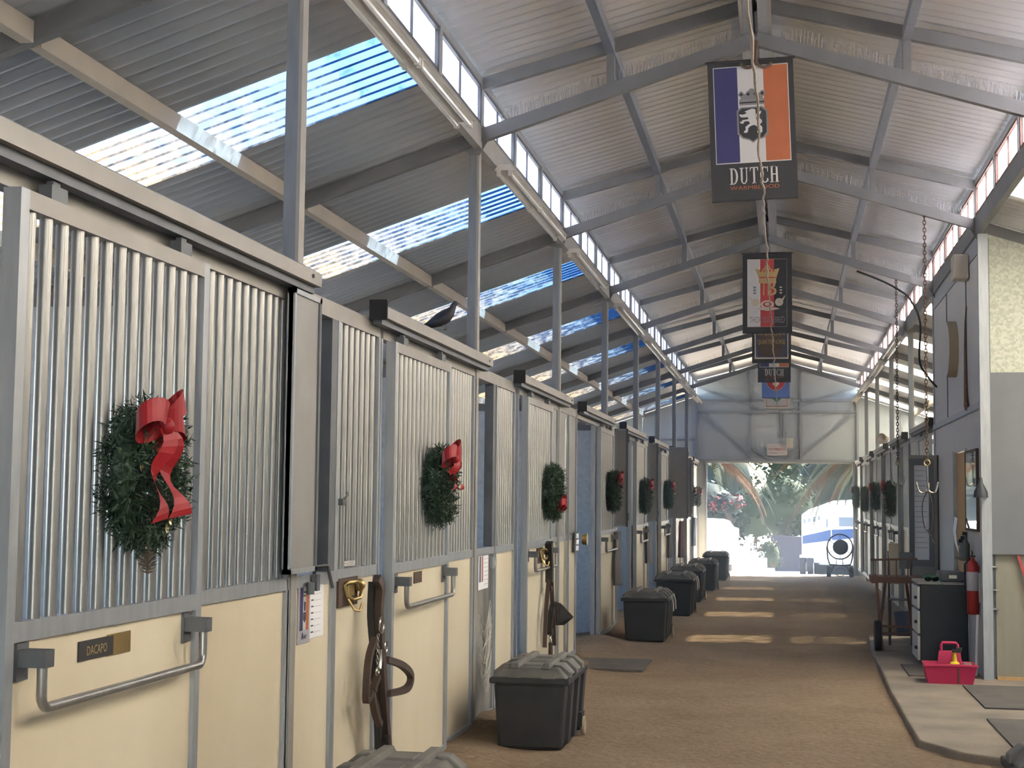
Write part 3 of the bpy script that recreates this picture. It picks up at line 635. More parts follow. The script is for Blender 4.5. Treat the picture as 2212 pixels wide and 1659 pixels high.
def wreath(side, label, y, z, bow=None, by=0, bz=0, v=0, sc=1.0, x=.055, foil=False, brot=0):
    t = thing('wreath', label, 'wreath', (side.x+side.d*x, y, z), side.rz, group='evergreen wreaths on the stall doors'); t.scale = (sc, sc, sc)
    g, c, f = WM[v]; tag(link('greenery', g, t), kind=None); link('wreath_core', c, t); link('foil_stars', f, t)
    if bow is not None: link('bow', bows[bow], t, (.115, by, bz), (brot, 0, 0), (1.25, 1.25, 1.25) if y < 9 else (.95, .95, .95))
    if foil:
        fo = MB(); rn = random.Random(5)
        for i in range(9):
            p = Vector((.11, .05+rn.uniform(-.03, .05), .02-.02*i)); fo.ball(p, .016, 6)
        fo.obj('gold_garland', 'gold_foil', t)
    return t
w1 = wreath(SL, 'large evergreen wreath with long red ribbon on the nearest barred door', 4.13, 1.555, 0, -.10, .135, 0, 1.04)
pc = MB()
for i in range(9):
    z = -.215-.008*i; r = .022*math.sin(math.pi*(i+1.2)/11)+.008
    for k in range(9):
        t = 2*math.pi*k/9+i*.35; d = Vector((math.cos(t), math.sin(t), .45)); c = Vector((.07, .0, z)); n = Vector((-math.sin(t), math.cos(t), 0))*.006
        pc.add([c, c+d*r*.8+n, c+d*r*1.25, c+d*r*.8-n], [(0, 1, 2, 3)])
tag(pc.obj('pine_cone', 'cone_brown', w1), 'hanging pine cone')
MB().tube([(.07, 0, -.21), (.065, .004, -.17)], .002, 5).obj('cone_string', 'ribbon_red', w1)
wreath(SL, 'evergreen wreath with red bow at its right edge on the second barred door', 7.98, 1.567, 1, -.11, .14, 1, 1.02)
wreath(SL, 'dark wreath with small red bow low at its right on the third barred door', 12.05, 1.555, 2, -.05, -.10, 0, 1.06)
wreath(SL, 'fourth wreath on the left, red bow at top, beside the open doorway', 16.45, 1.595, 1, -.08, .13, 1, 1.05)
wreath(SL, 'fifth wreath on the left, hanging red tail, near the second open doorway', 20.25, 1.56, 1, -.08, .13, 0, 1.1)
wreath(SL, 'sixth wreath on the left, beside the large swung-out grey panel', 24.35, 1.60, 1, -.08, .13, 1, 1.08)
wreath(SL, 'seventh wreath on the left, small and far with red ribbon', 30.6, 1.60, 1, -.08, .1, 0, 1.0)
wreath(SL, 'eighth wreath on the left, next to the bright doorway', 32.9, 1.60, 1, -.08, .1, 1, 1.0)
wreath(SR, 'right wreath with gold garland, hanging behind the tack hook', 22.3, 1.56, 0, -.02, .14, 0, 1.2, foil=True)
wreath(SR, 'nearer of the twin dark wreaths on the right with red bow', 25.9, 1.61, 2, 0, .12, 1, 1.1)
wreath(SR, 'farther of the twin dark wreaths on the right', 29.3, 1.57, None, 0, 0, 0, 1.1)
wreath(SR, 'farthest right wreath with red bow beside the bright doorway', 32.8, 1.62, 2, 0, .12, 1, 1.1)

# ------------------------------------------------------------------ banners hung under the trusses
def banner(label, k, x0, w, z0, h, design, yaw=0):
    t = thing('breed_banner', label, 'banner', (x0, YK(k)-.05, z0), 0, group='breed banners hung along the ridge')
    t.rotation_euler = (0, yaw, 0); zc = z0; z0 = 0; g = MB(); n = 10
    for i in range(n+1):
        for j in range(2): g.v.append((w*i/n, .004*math.sin(i*1.1), z0+h*j))
    for i in range(n): g.f.append((2*i, 2*i+2, 2*i+3, 2*i+1)); g.mi.append(0)
    g2 = MB().box(0, w, -.001, .006, z0, z0+h); g2.obj('banner_cloth', design[0], t)
    MB().tube([(-.012, 0, z0+h), (w+.012, 0, z0+h)], .008, 8).obj('top_rod', 'print_black', t); MB().tube([(0, 0, z0), (w, 0, z0)], .006, 8).obj('bottom_rod', 'print_black', t)
    for f in (.2, .8): MB().tube([(w*f, 0, z0+h), (w*f+.02, .04, 4.30-zc)], .003, 5).obj('cord', 'rope', t)
    H = [0]
    def P(nm, m, pts, lay=1): MB().poly([(u*w, v*h) for u, v in pts], (0, -.0012-.0012*lay, z0), (1, 0, 0), (0, 0, 1), .0008).obj(nm, m, t)
    def rc(nm, m, u0, v0, u1, v1, lay=1): P(nm, m, [(u0, v0), (u1, v0), (u1, v1), (u0, v1)], lay)
    def tx(s, u0, v0, u1, v1, m, lay=2): text('lettering', s, (v1-v0)*h, (u1-u0)*w, m, t, (u0*w, -.0012-.0012*lay, z0+v0*h), (1, 0, 0), (0, 0, 1))
    design[1](P, rc, tx, t); return t
def serif(P, s, u0, v0, u1, v1, m, lay):
    """tall condensed serif capitals for the word DUTCH"""
    n = len(s); cw = (u1-u0)/n
    def st(a, b, c, d): return [(a, c), (b, c), (b, d), (a, d)]
    for i, ch in enumerate(s):
        o = u0+cw*i; W_ = cw*.86; H_ = v1-v0
        def q(pts): P('lettering', m, [(o+x*W_, v0+y*H_) for x, y in pts], lay)
        def arc(cx, cy, rx, ry, a0, a1, t, tr, k=10):
            o_ = [(cx+rx*math.cos(R(a0+(a1-a0)*j/k)), cy+ry*math.sin(R(a0+(a1-a0)*j/k))) for j in range(k+1)]
            n_ = [(cx+(rx-t)*math.cos(R(a0+(a1-a0)*j/k)), cy+(ry-tr)*math.sin(R(a0+(a1-a0)*j/k))) for j in range(k+1)]
            q(o_+n_[::-1])
        sf = .06
        if ch == 'D': q(st(.12, .34, 0, 1)); q(st(0, .45, 0, sf)); q(st(0, .45, 1-sf, 1)); arc(.42, .5, .55, .5, -90, 90, .24, .06)
        if ch == 'U': q(st(.12, .34, .25, 1)); q(st(0, .46, 1-sf, 1)); q(st(.74, .86, .25, 1)); q(st(.62, 1, 1-sf, 1)); arc(.49, .27, .37, .27, 180, 360, .17, .07)
        if ch == 'T': q(st(.39, .61, 0, 1)); q(st(.27, .73, 0, sf)); q(st(.02, .98, 1-sf, 1)); q([(.02, .76), (.08, .76), (.16, .95), (.02, .95)]); q([(.98, .76), (.92, .76), (.84, .95), (.98, .95)])
        if ch == 'C': arc(.56, .5, .52, .5, 55, 305, .23, .06, 16); q(st(.86, .95, .68, 1)); q(st(.80, .95, .08, .27))
        if ch == 'H':
            for a in (.1, .68): q(st(a, a+.22, 0, 1)); q(st(a-.1, a+.32, 0, sf)); q(st(a-.1, a+.32, 1-sf, 1))
            q(st(.3, .7, .47, .53))
CROP = lambda pts: [((x-178)/833, 1-(y-(238-.06*(x-170)))/1345) for x, y in pts]
def dutch(P, rc, tx, t):
    rc('print_border', 'print_white', .062, .265, .938, .962, 1)
    rc('stripe', 'print_blue', .072, .272, .345, .955, 2); rc('stripe', 'print_white', .345, .272, .648, .955, 2); rc('stripe', 'print_orange', .648, .272, .928, .955, 2)
    sh = [(.325, .64), (.37, .665), (.625, .665), (.685, .63), (.685, .47), (.635, .435), (.55, .425), (.505, .405), (.46, .425), (.38, .44), (.325, .475)]
    P('crest', 'print_grey', sh, 3); cx, cy = .505, .545
    P('crest', 'print_black', [(cx+(x-cx)*.89, cy+(y-cy)*.92) for x, y in sh], 4)
    for j, vv in enumerate((.677, .690, .703)): rc('crest', 'print_black' if j == 1 else 'print_grey', .36, vv, .65, vv+.012, 3)
    P('crest', 'print_grey', [(.36, .716), (.65, .716), (.62, .735), (.52, .795), (.49, .795), (.39, .735)], 3)
    for u in (.385, .465, .55, .63): P('crest', 'print_grey', [(u-.042, .755), (u, .735-.006), (u+.042, .755), (u, .782)], 4); P('crest', 'print_black', [(u-.022, .755), (u, .742), (u+.022, .755), (u, .769)], 5)
    lion = [(525,712),(560,697),(600,683),(630,690),(632,760),(640,800),(655,825),(665,835),(690,860),(690,905),(680,915),(640,915),(640,900),(665,895),(660,870),(640,855),(615,840),(580,850),(555,870),(550,905),(535,918),(510,915),(515,900),(530,890),(528,860),(560,835),(575,825),(560,805),(525,805),(505,830),(480,825),(475,808),(490,812),(500,795),(530,790),(560,785),(555,765),(520,768),(490,768),(472,748),(478,738),(505,742),(530,735),(545,725)]
    tail = [(640,830),(668,805),(650,785),(632,755),(640,730),(688,703),(680,730),(655,748),(662,768),(688,795),(690,815),(665,838)]
    P('crest', 'print_white', CROP(lion), 5); P('crest', 'print_white', CROP(tail), 6)
    serif(P, 'DUTCH', .215, .115, .80, .232, 'print_white', 3)
    tx('WARMBLOOD', .215, .075, .79, .102, 'print_orange', 3)
def tbred(P, rc, tx, t):
    rc('print_border', 'print_tan', .095, .077, .90, .925, 1)
    rc('stripe', 'print_white', .1, .08, .36, .92, 2); rc('stripe', 'print_red', .36, .08, .64, .92, 2); rc('stripe', 'print_black', .64, .08, .895, .92, 2)
    P('crest', 'print_gold', [(.33, .62), (.68, .62), (.68, .68), (.75, .81), (.63, .79), (.58, .80), (.50, .88), (.42, .80), (.37, .79), (.25, .81), (.33, .68)], 3)
    for u in (.37, .44, .56, .63): rc('crest', 'print_red', u-.018, .765, u+.018, .79, 4)
    rc('crest', 'print_red', .34, .685, .67, .70, 4)
    tx('T', .36, .47, .50, .655, 'print_gold', 4); tx('B', .51, .47, .69, .655, 'print_gold', 4)
    for s in (-1, 1):
        cx = .5+s*.24; P('crest', 'print_tan', [(cx+.085*math.cos(a*.6283), .385+.05*math.sin(a*.6283)) for a in range(10)], 3); P('crest', 'print_tan', [(cx+s*.05, .42), (cx+s*.13, .475), (cx+s*.11, .44), (cx+s*.07, .39)], 3)
    P('crest', 'print_tan', [(.5+.14*math.cos(a*.5236), .355+.055*math.sin(a*.5236)) for a in range(12)], 3); P('crest', 'print_red', [(.5+.09*math.cos(a*.5236), .358+.033*math.sin(a*.5236)) for a in range(12)], 4); P('crest', 'print_tan', [(.5+.05*math.cos(a*.5236), .36+.02*math.sin(a*.5236)) for a in range(12)], 5)
    P('crest', 'print_tan', [(.28, .30), (.5, .275), (.76, .30), (.66, .32), (.5, .30), (.36, .325)], 4)
    for dv in (.57, .535, .50): rc('crest', 'print_grey', .215, dv-.012, .275, dv+.012, 3); rc('crest', 'print_tan', .75, dv-.008, .80, dv+.008, 3)
    tx('THOROUGHBRED', .14, .125, .855, .205, 'print_grey', 3)
def aqha(P, rc, tx, t):
    rc('print_border', 'print_tan', .07, .06, .93, .94, 1); rc('print_field', 'print_navy', .095, .08, .905, .925, 2)
    P('crest', 'wood_dark', [(.2, .1), (.75, .1), (.82, .3), (.68, .62), (.6, .8), (.4, .8), (.3, .6), (.16, .3)], 3)
    tx('AMERICAN', .15, .415, .83, .475, 'print_gold', 4); tx('QUARTER HORSE', .14, .27, .85, .35, 'print_gold', 4)
def blue_circle(P, rc, tx, t):
    P('crest', 'print_tan', [(.5+.40*math.cos(a*.2618), .46+.315*math.sin(a*.2618)) for a in range(24)], 2)
    P('crest', 'print_red', [(.5+.385*math.cos(a*.2618), .46+.30*math.sin(a*.2618)) for a in range(24)], 3)
    P('crest', 'print_cream', [(.38, .27), (.40, .32), (.46, .35), (.54, .35), (.60, .31), (.63, .28), (.58, .27), (.55, .235), (.47, .225), (.44, .26)], 4)
def cream_frame(P, rc, tx, t):
    rc('print_border', 'print_red', .08, .05, .92, .95, 2); rc('print_field', 'print_white', .105, .068, .895, .93, 3)
    P('crest', 'print_green', [(.15, .30), (.3, .26), (.4, .20), (.5, .145), (.6, .20), (.7, .25), (.85, .30), (.85, .8), (.15, .8)], 4)
banner('large black framed banner with dark blue, white and orange stripes reading DUTCH', 1, -.437, .535, 3.378, .895, ('print_black', dutch), R(-2))
banner('banner with white, red and black stripes and gold crown reading THOROUGHBRED', 3, -.442, .54, 3.362, .895, ('print_black', tbred))
banner('dark banner with tan frame line reading AMERICAN QUARTER HORSE', 4, -.415, .52, 3.367, .895, ('print_black', aqha))
banner('smaller far DUTCH banner partly hidden by the dark banner before it', 5, -.40, .517, 3.395, .895, ('print_black', dutch))
banner('blue banner with a red disc below the smaller DUTCH banner', 6, -.386, .50, 3.394, .895, ('print_skyblue', blue_circle))
banner('farthest cream banner with a green shape', 7, -.398, .527, 3.415, .895, ('print_cream', cream_frame))
# frayed rope strung along the aisle just below the banners
rp = []; rn = random.Random(11)
y = 4.6
while y < 31.3: rp.append((-.118+.006*math.sin(y*3)+rn.uniform(-.006, .006), y, 3.355+.010*math.sin(y*1.9)+rn.uniform(-.006, .006))); y += .16
rp += [(-.115, 32.6, 3.44), (-.11, 34.13, 3.54)]
tag(MB().tube(rp, [.0065+rn.uniform(-.0015, .0015) for _ in rp], 7).obj('rope', 'rope', smooth=60), 'frayed pale rope strung along the aisle below the banners', 'rope')
hk = thing('ceiling_hook', 'rusty iron hook under the roof peak above the large DUTCH banner', 'hook', (RX, YK(1)-.06, 4.28))
MB().tube([(0, .05, .10), (0, 0, .12), (0, -.02, .07), (0, -.02, .0)], .012, 8).obj('hook_shank', 'rust', hk, smooth=True)
for s in (-1, 1): MB().tube([(0, -.02, .02)]+[(s*(.05-.05*math.cos(i*.45)), -.02, -.055*math.sin(i*.45)) for i in range(1, 7)], .010, 8).obj('hook_prong', 'rust', hk, smooth=True)

# ------------------------------------------------------------------ fluorescent battens under the eave beams
def light(label, side, y0, y1, twin=True):
    s = -1 if side == 'left' else 1; x = (A if s < 0 else B)-s*.10; t = thing('fluorescent_fitting', label, 'light fitting', (x, y0, 3.68), 0, group=f'unlit fluorescent fittings on the {side}'); n = y1-y0
    MB().hull([(-.07, 0, .045), (.07, 0, .045), (.04, 0, .085), (-.04, 0, .085)], [(-.07, n, .045), (.07, n, .045), (.04, n, .085), (-.04, n, .085)]).obj('fitting_body', 'white_enamel', t)
    for q in (-.04, .04):
        MB().tube([(q, .03, .022), (q, n-.03, .022)], .0135, 8).obj('tube', 'tube_glass', t, smooth=True)
        for e in (0, n-.03): MB().box(q-.014, q+.014, e, e+.03, .005, .045).obj('tube_socket', 'white_enamel', t)
    for f in (.15, .85): MB().bar((0, n*f, .08), (-.03*(-s), n*f, .12), .02, .02).obj('bracket', 'galv', t)
for i, (a, b) in enumerate(((5.9, 7.17), (7.2, 8.45), (9.75, 11.0), (11.03, 12.3), (13.15, 15.25), (16.9, 19.6), (20.6, 23.2), (24.2, 26.8), (27.8, 30.4), (31.4, 33.6))):
    light(f'unlit twin tube fitting under the left high windows, {ORD[i]} from the near end', 'left', a, b)
for i, (a, b) in enumerate(((20.6, 23.2), (24.2, 26.8), (27.8, 30.4), (31.4, 33.6))):
    light(f'unlit twin tube fitting under the right high windows, {ORD[i]} past the tack room', 'right', a, b)

# ------------------------------------------------------------------ pigeon on the track cover
pg = thing('pigeon', 'dark pigeon perched on the track cover above the second stall door', 'bird', (A+.045, 8.12, 2.448), R(-72)); pg.scale = (.72, .72, .72)
body = MB(); prof = [((-.0, -.155, .005), .006), ((0, -.11, .022), .016), ((0, -.06, .045), .036), ((0, 0, .075), .055), ((0, .05, .105), .056), ((0, .085, .14), .042), ((0, .105, .172), .026), ((0, .115, .198), .0225), ((0, .128, .212), .023), ((0, .142, .215), .014)]
body.tube([p for p, r in prof], [r for p, r in prof], 14); body.obj('body', 'plume', pg, smooth=80)
MB().tube([(0, .146, .213), (0, .168, .204)], [.006, .001], 8).obj('beak', 'beak', pg, smooth=True)
for s in (-1, 1):
    MB().hull([(s*.045, .07, .12), (s*.058, .03, .10), (s*.05, -.02, .06), (s*.02, -.14, .02)], [(s*.035, .06, .14), (s*.048, .02, .125), (s*.04, -.03, .085), (s*.015, -.145, .028)]).obj('wing', 'plume', pg, smooth=True)
    MB().tube([(s*.02, .03, .05), (s*.02, .035, .002), (s*.022, .06, .002)], .004, 6).obj('leg', 'beak', pg); MB().ball((s*.018, .134, .217), .004, 6).obj('eye', 'beak', pg)
MB().hull([(-.03, -.10, .022), (.03, -.10, .022), (.025, -.21, -.012), (-.025, -.21, -.012)], [(-.03, -.10, .032), (.03, -.10, .032), (.025, -.21, -.006), (-.025, -.21, -.006)]).obj('tail', 'plume', pg)
# ------------------------------------------------------------------ outdoors
def zgr(y): return -.16-max(0, y-34.6)*.0475 if y < 58 else -1.27
gr = MB(); gys = [-70, -30, -8, -4.3, 34.6, 40, 46, 52, 58, 75, 110, 200]; gxs = [-120, -60, -20, -5.75, 5.45, 20, 60, 120]
for y in gys:
    for x in gxs: gr.v.append((x, y, -.2 if y < 34 else zgr(y)))
for j in range(len(gys)-1):
    for i in range(len(gxs)-1): gr.f.append((j*8+i, j*8+i+1, (j+1)*8+i+1, (j+1)*8+i)); gr.mi.append(0)
tag(gr.obj('ground', 'ground'), 'pale sunlit sandy ground outside the barn', 'ground', **ST)
# horse trailer, seen from behind and a little to its left side
tl = thing('horse_trailer', 'white horse trailer with blue band parked beyond the far doorway', 'trailer', (.62, 54.0, zgr(54)+.02), R(-6))
out = [(0, .42), (3.1, .42), (3.1, 2.75), (1.1, 2.62), (.25, 2.30), (0, 2.12)]
MB().hull([(x, 0, z) for x, z in out], [(x, 2.2, z) for x, z in out]).obj('body', 'trailer_white', tl, bevel=.04)
tag(MB().poly([(.03, 1.08), (1.02, 1.22), (1.02, 1.60), (.03, 1.36)], (0, -.012, 0), (1, 0, 0), (0, 0, 1), .01).obj('band', 'trailer_blue', tl), 'dark blue painted band')
MB().poly([(1.06, 1.22), (2.2, 1.36), (2.2, 1.66), (1.06, 1.60)], (0, -.012, 0), (1, 0, 0), (0, 0, 1), .01).obj('band', 'trailer_blue', tl)
for i in range(4): MB().box(.06+.17*i, .14+.17*i, -.015, 0, 1.80+.04*i, 1.96+.04*i).obj('vent_window', 'win_dark', tl)
MB().box(.86, .92, -.015, 0, 1.68, 1.98).obj('side_slot', 'win_dark', tl); MB().box(1.30, 1.85, -.015, 0, 1.72, 2.05).obj('window', 'win_dark', tl, bevel=.04)
for x in (.05, .32):
    MB().lathe([(.20, -.10), (.30, -.09), (.30, .09), (.20, .10)], (x, -.12, .30), 20, 'x').obj('wheel', 'tyre', tl); MB().lathe([(.16, -.11), (.16, .11)], (x, -.12, .30), 14, 'x').obj('hub', 'trailer_white', tl)
MB().box(-.05, .5, -.24, 0, .60, .70).obj('mudguard', 'trailer_white', tl); MB().box(.6, 3.1, -.02, .05, .36, .46).obj('skirt', 'galv', tl); MB().box(.4, 3.0, .3, 1.9, .0, .42).obj('axle_box', 'tyre', tl)
# white van at the left edge of the doorway
vn = thing('white_van', 'white van standing at the left edge of the far doorway', 'van', (-3.6, 46, zgr(46)+.02), R(4))
o2 = [(0, .25), (2.12, .25), (2.12, 1.38), (2.02, 1.52), (1.95, 1.60), (0, 1.66)]
MB().hull([(x, 0, z) for x, z in o2], [(x, 3.8, z) for x, z in o2]).obj('body', 'trailer_white', vn, bevel=.05)
MB().hull([(2.13, .1, 1.36), (2.26, .1, 1.34), (2.20, .1, .2), (2.13, .1, .2)], [(2.13, 2.6, 1.36), (2.26, 2.6, 1.34), (2.20, 2.6, .2), (2.13, 2.6, .2)]).obj('side_panel', 'trailer_white', vn)
MB().box(.3, 1.8, -.012, 0, .92, 1.34).obj('rear_window', 'trailer_white', vn); MB().box(.1, 2.0, -.05, 0, .25, .38).obj('bumper', 'galv', vn)
for x in (.3, 1.85): MB().lathe([(.2, -.11), (.30, -.1), (.30, .1), (.2, .11)], (x, .7, .30), 18, 'x').obj('wheel', 'tyre', vn)
# white planter with a pale plant
pl = thing('planter', 'white block planter with a pale flowering plant outside the doorway', 'planter', (-1.3, 41, zgr(41)))
MB().box(0, .84, 0, .8, 0, .42).obj('planter_box', 'stone_white', pl, bevel=.02); MB().box(.5, 1.05, -.12, .4, 0, .16).obj('kerb_block', 'stone_white', pl, bevel=.02)
lf = MB(); rn = random.Random(4)
for i in range(420):
    h = rn.random(); a = rn.uniform(0, 6.28); r = (.22*(1-h)+.05)*rn.uniform(.2, 1); c = Vector((.40+r*math.cos(a), .4+r*math.sin(a), .42+h*.62))
    if i % 3 == 0: c = Vector((.42+rn.uniform(-.38, .38), .4+rn.uniform(-.2, .2), .42+rn.uniform(0, .16)))
    d = Vector((rn.uniform(-1, 1), rn.uniform(-1, 1), rn.uniform(.1, 1))).normalized()*.055; s = d.cross(Vector((rn.random(), 1, rn.random()))).normalized()*.018
    lf.add([c, c+d*.5+s, c+d, c+d*.5-s], [(0, 1, 2, 3)])
lf.obj('foliage', 'white_flower', pl); MB().tube([(.4, .4, .4), (.41, .4, .95)], .015, 6).obj('stem', 'bark', pl)
# trees, bushes, hedge
def foliage(n, sx, sy, sz, leaf, seed, m2=0):
    g = MB(); r = random.Random(seed); blobs = [(Vector((r.uniform(-.6, .6)*sx, r.uniform(-.6, .6)*sy, r.uniform(-.55, .6)*sz)), r.uniform(.25, .48)) for _ in range(16)]
    for i in range(n):
        b, br = r.choice(blobs); d = Vector((r.gauss(0, 1), r.gauss(0, 1), r.gauss(0, 1))).normalized()
        c = b+Vector((d.x*br*sx, d.y*br*sy, d.z*br*sz))*r.uniform(.8, 1.05)
        t = Vector((r.uniform(-1, 1), r.uniform(-1, 1), r.uniform(-1, .6))).normalized(); s = t.cross(d).normalized() if t.cross(d).length > .01 else Vector((1, 0, 0))
        l = leaf*r.uniform(.6, 1.3); g.m = 1 if (m2 and r.random() < m2) else 0
        g.add([c, c+t*l*.5+s*l*.28, c+t*l, c+t*l*.5-s*l*.28], [(0, 1, 2, 3)])
    return g
def tree(label, x, y, zc, sx, sy, sz, m, seed, n=2200, leaf=.22, fl=0, cat='tree', nm='tree'):
    t = thing(nm, label, cat, (x, y, zgr(y)), group='trees and bushes beyond the doorway'); h = zc-zgr(y)
    f = foliage(n, sx, sy, sz, leaf, seed, fl); o = f.obj('foliage', [m, 'flower_red'], t, loc=(0, 0, h)); MB().ball((0, 0, h), 1, 12, (sx*.78, sy*.7, sz*.78)).obj('crown_core', m, t, smooth=True)
    MB().tube([(0, 0, -.1), (.1, .1, h*.5), (0, 0, h)], [.16, .12, .06], 8).obj('trunk', 'bark', t)
tree('bluish leafy tree at the left behind the white van', -3.4, 62, 1.1, 2.0, 1.5, 1.6, 'leaf_blue', 1)
tree('pale green leafy tree left of centre beyond the doorway', -1.4, 69, 1.0, 1.6, 1.5, 1.5, 'leaf', 2)
tree('bright leafy tree in the centre beyond the doorway', .1, 63, 1.25, 1.5, 1.4, 1.6, 'leaf', 3)
tree('leafy bush with red flowers left of the bright central tree', -2.2, 60, 1.4, .8, .8, .5, 'leaf_blue', 4, 700, .2, .25, 'bush', 'flowering_bush')
tree('tall dim tree behind the horse trailer', 2.6, 72, 2.4, 2.6, 1.5, 1.6, 'leaf_blue', 5)
tree('low bush between the planter and the hedge', -.55, 58, -.55, .5, .5, .7, 'leaf', 6, 700, .16, .06, 'bush', 'bush')
tree('wide tree far behind everything at left', -5.2, 84, 2.2, 4.6, 2, 4.2, 'leaf_blue', 8, 2400, .4)
tree('wide tree far behind everything at right', 3.3, 90, 2.6, 5.6, 2, 4.4, 'leaf', 9, 2400, .4)
hd = thing('hedge', 'dark clipped hedge right of centre beyond the doorway', 'hedge', (-.65, 61, zgr(61)))
MB().hull([(0, 0, 0), (1.6, 0, 0), (1.6, 1.2, 0), (0, 1.2, 0)], [(.15, .1, 1.42), (1.55, .1, 1.36), (1.55, 1.1, 1.36), (.15, 1.1, 1.42)]).obj('hedge_core', 'hedge', hd)
hl = foliage(900, .8, .5, .75, .14, 31); hl.obj('foliage', ['hedge', 'hedge'], hd, loc=(.8, .55, .75))
# palms: crowns above and beside the doorway, fronds drooping into it
def frond(g, gd, base, az, length, rise, droop, r, dry=False, width=.36):
    n = 26; p = Vector(base); pts = [p.copy()]; d0 = Vector((math.cos(az), math.sin(az), 0)); el = rise
    for i in range(n):
        el -= droop/n*(.5+1.1*i/n); p = p+(d0*math.cos(el)+Vector((0, 0, math.sin(el))))*(length/n); pts.append(p.copy())
    gd.tube(pts, [.022*(1-.8*i/n) for i in range(n+1)], 5)
    for i in range(2, n):
        for q in range(3):
            f = (i+q/3.)/n; a = pts[i].lerp(pts[i+1], q/3.); t = (pts[i+1]-pts[i]).normalized(); sd_ = t.cross(Vector((0, 0, 1))).normalized(); up = sd_.cross(t)
            L_ = width*math.sin(math.pi*min(1, f*.9+.08))*(r.uniform(.85, 1.1)) + .06
            for s in (-1, 1):
                d = (t*.75+sd_*s*.85+up*(.15 if not dry else -.1)+Vector((0, 0, -.35 if not dry else -.9))).normalized(); w = t*.018
                m_ = a+d*L_*.5+Vector((0, 0, .01)); e = a+d*L_+Vector((0, 0, -.08*L_))
                g.add([a-w, a+w, m_+w*.9, e, m_-w*.9], [(0, 1, 2, 3, 4)])
def palm(label, x, y, zc, fr, seed):
    t = thing('palm_tree', label, 'palm', (x, y, zgr(y)), group='palms beyond the doorway'); h = zc-zgr(y); r = random.Random(seed)
    MB().tube([(0, 0, -.1), (.05, 0, h*.4), (0, .05, h)], [.30, .26, .24], 12).obj('trunk', 'bark', t)
    for az, ln, ri, dr, dry in fr:
        g, gd = MB(), MB(); frond(g, gd, (0, 0, h), R(az), ln, R(ri), R(dr), r, dry)
        f = g.obj('frond', 'palm_dry' if dry else 'palm_green', t); gd.obj('rachis', 'palm_dry' if dry else 'palm_green', f)

def fan(a0, a1, n, l0, l1, r0, r1, d0, d1, dry, seed):
    r = random.Random(seed); return [(a0+(a1-a0)*(i+r.uniform(.2, .8))/n, r.uniform(l0, l1), r.uniform(r0, r1), r.uniform(d0, d1), 1 if r.random() < dry else 0) for i in range(n)]
palm('palm tree left of the doorway with drooping green fronds', -3.4, 39.5, 3.3, fan(-60, 70, 26, 2.8, 4.4, -10, 30, 38, 66, .2, 5)+fan(90, 280, 5, 3, 3.4, 15, 30, 70, 90, 0, 6), 1)
palm('palm tree right of the doorway with drooping dry fronds', 3.3, 40.5, 3.5, fan(112, 250, 28, 2.8, 4.6, -26, 26, 36, 66, .5, 15)+fan(-60, 90, 5, 3, 3.4, 15, 30, 70, 90, 0, 16), 2)
palm('farther palm with fronds filling the top left of the doorway', -3.4, 45, 3.9, fan(-75, 55, 26, 3.4, 5.2, -8, 28, 40, 70, .15, 25), 3)
palm('farther palm with fronds filling the top right of the doorway', 3.9, 45, 4.2, fan(118, 255, 26, 3.4, 5.4, -8, 28, 40, 70, .3, 35), 4)
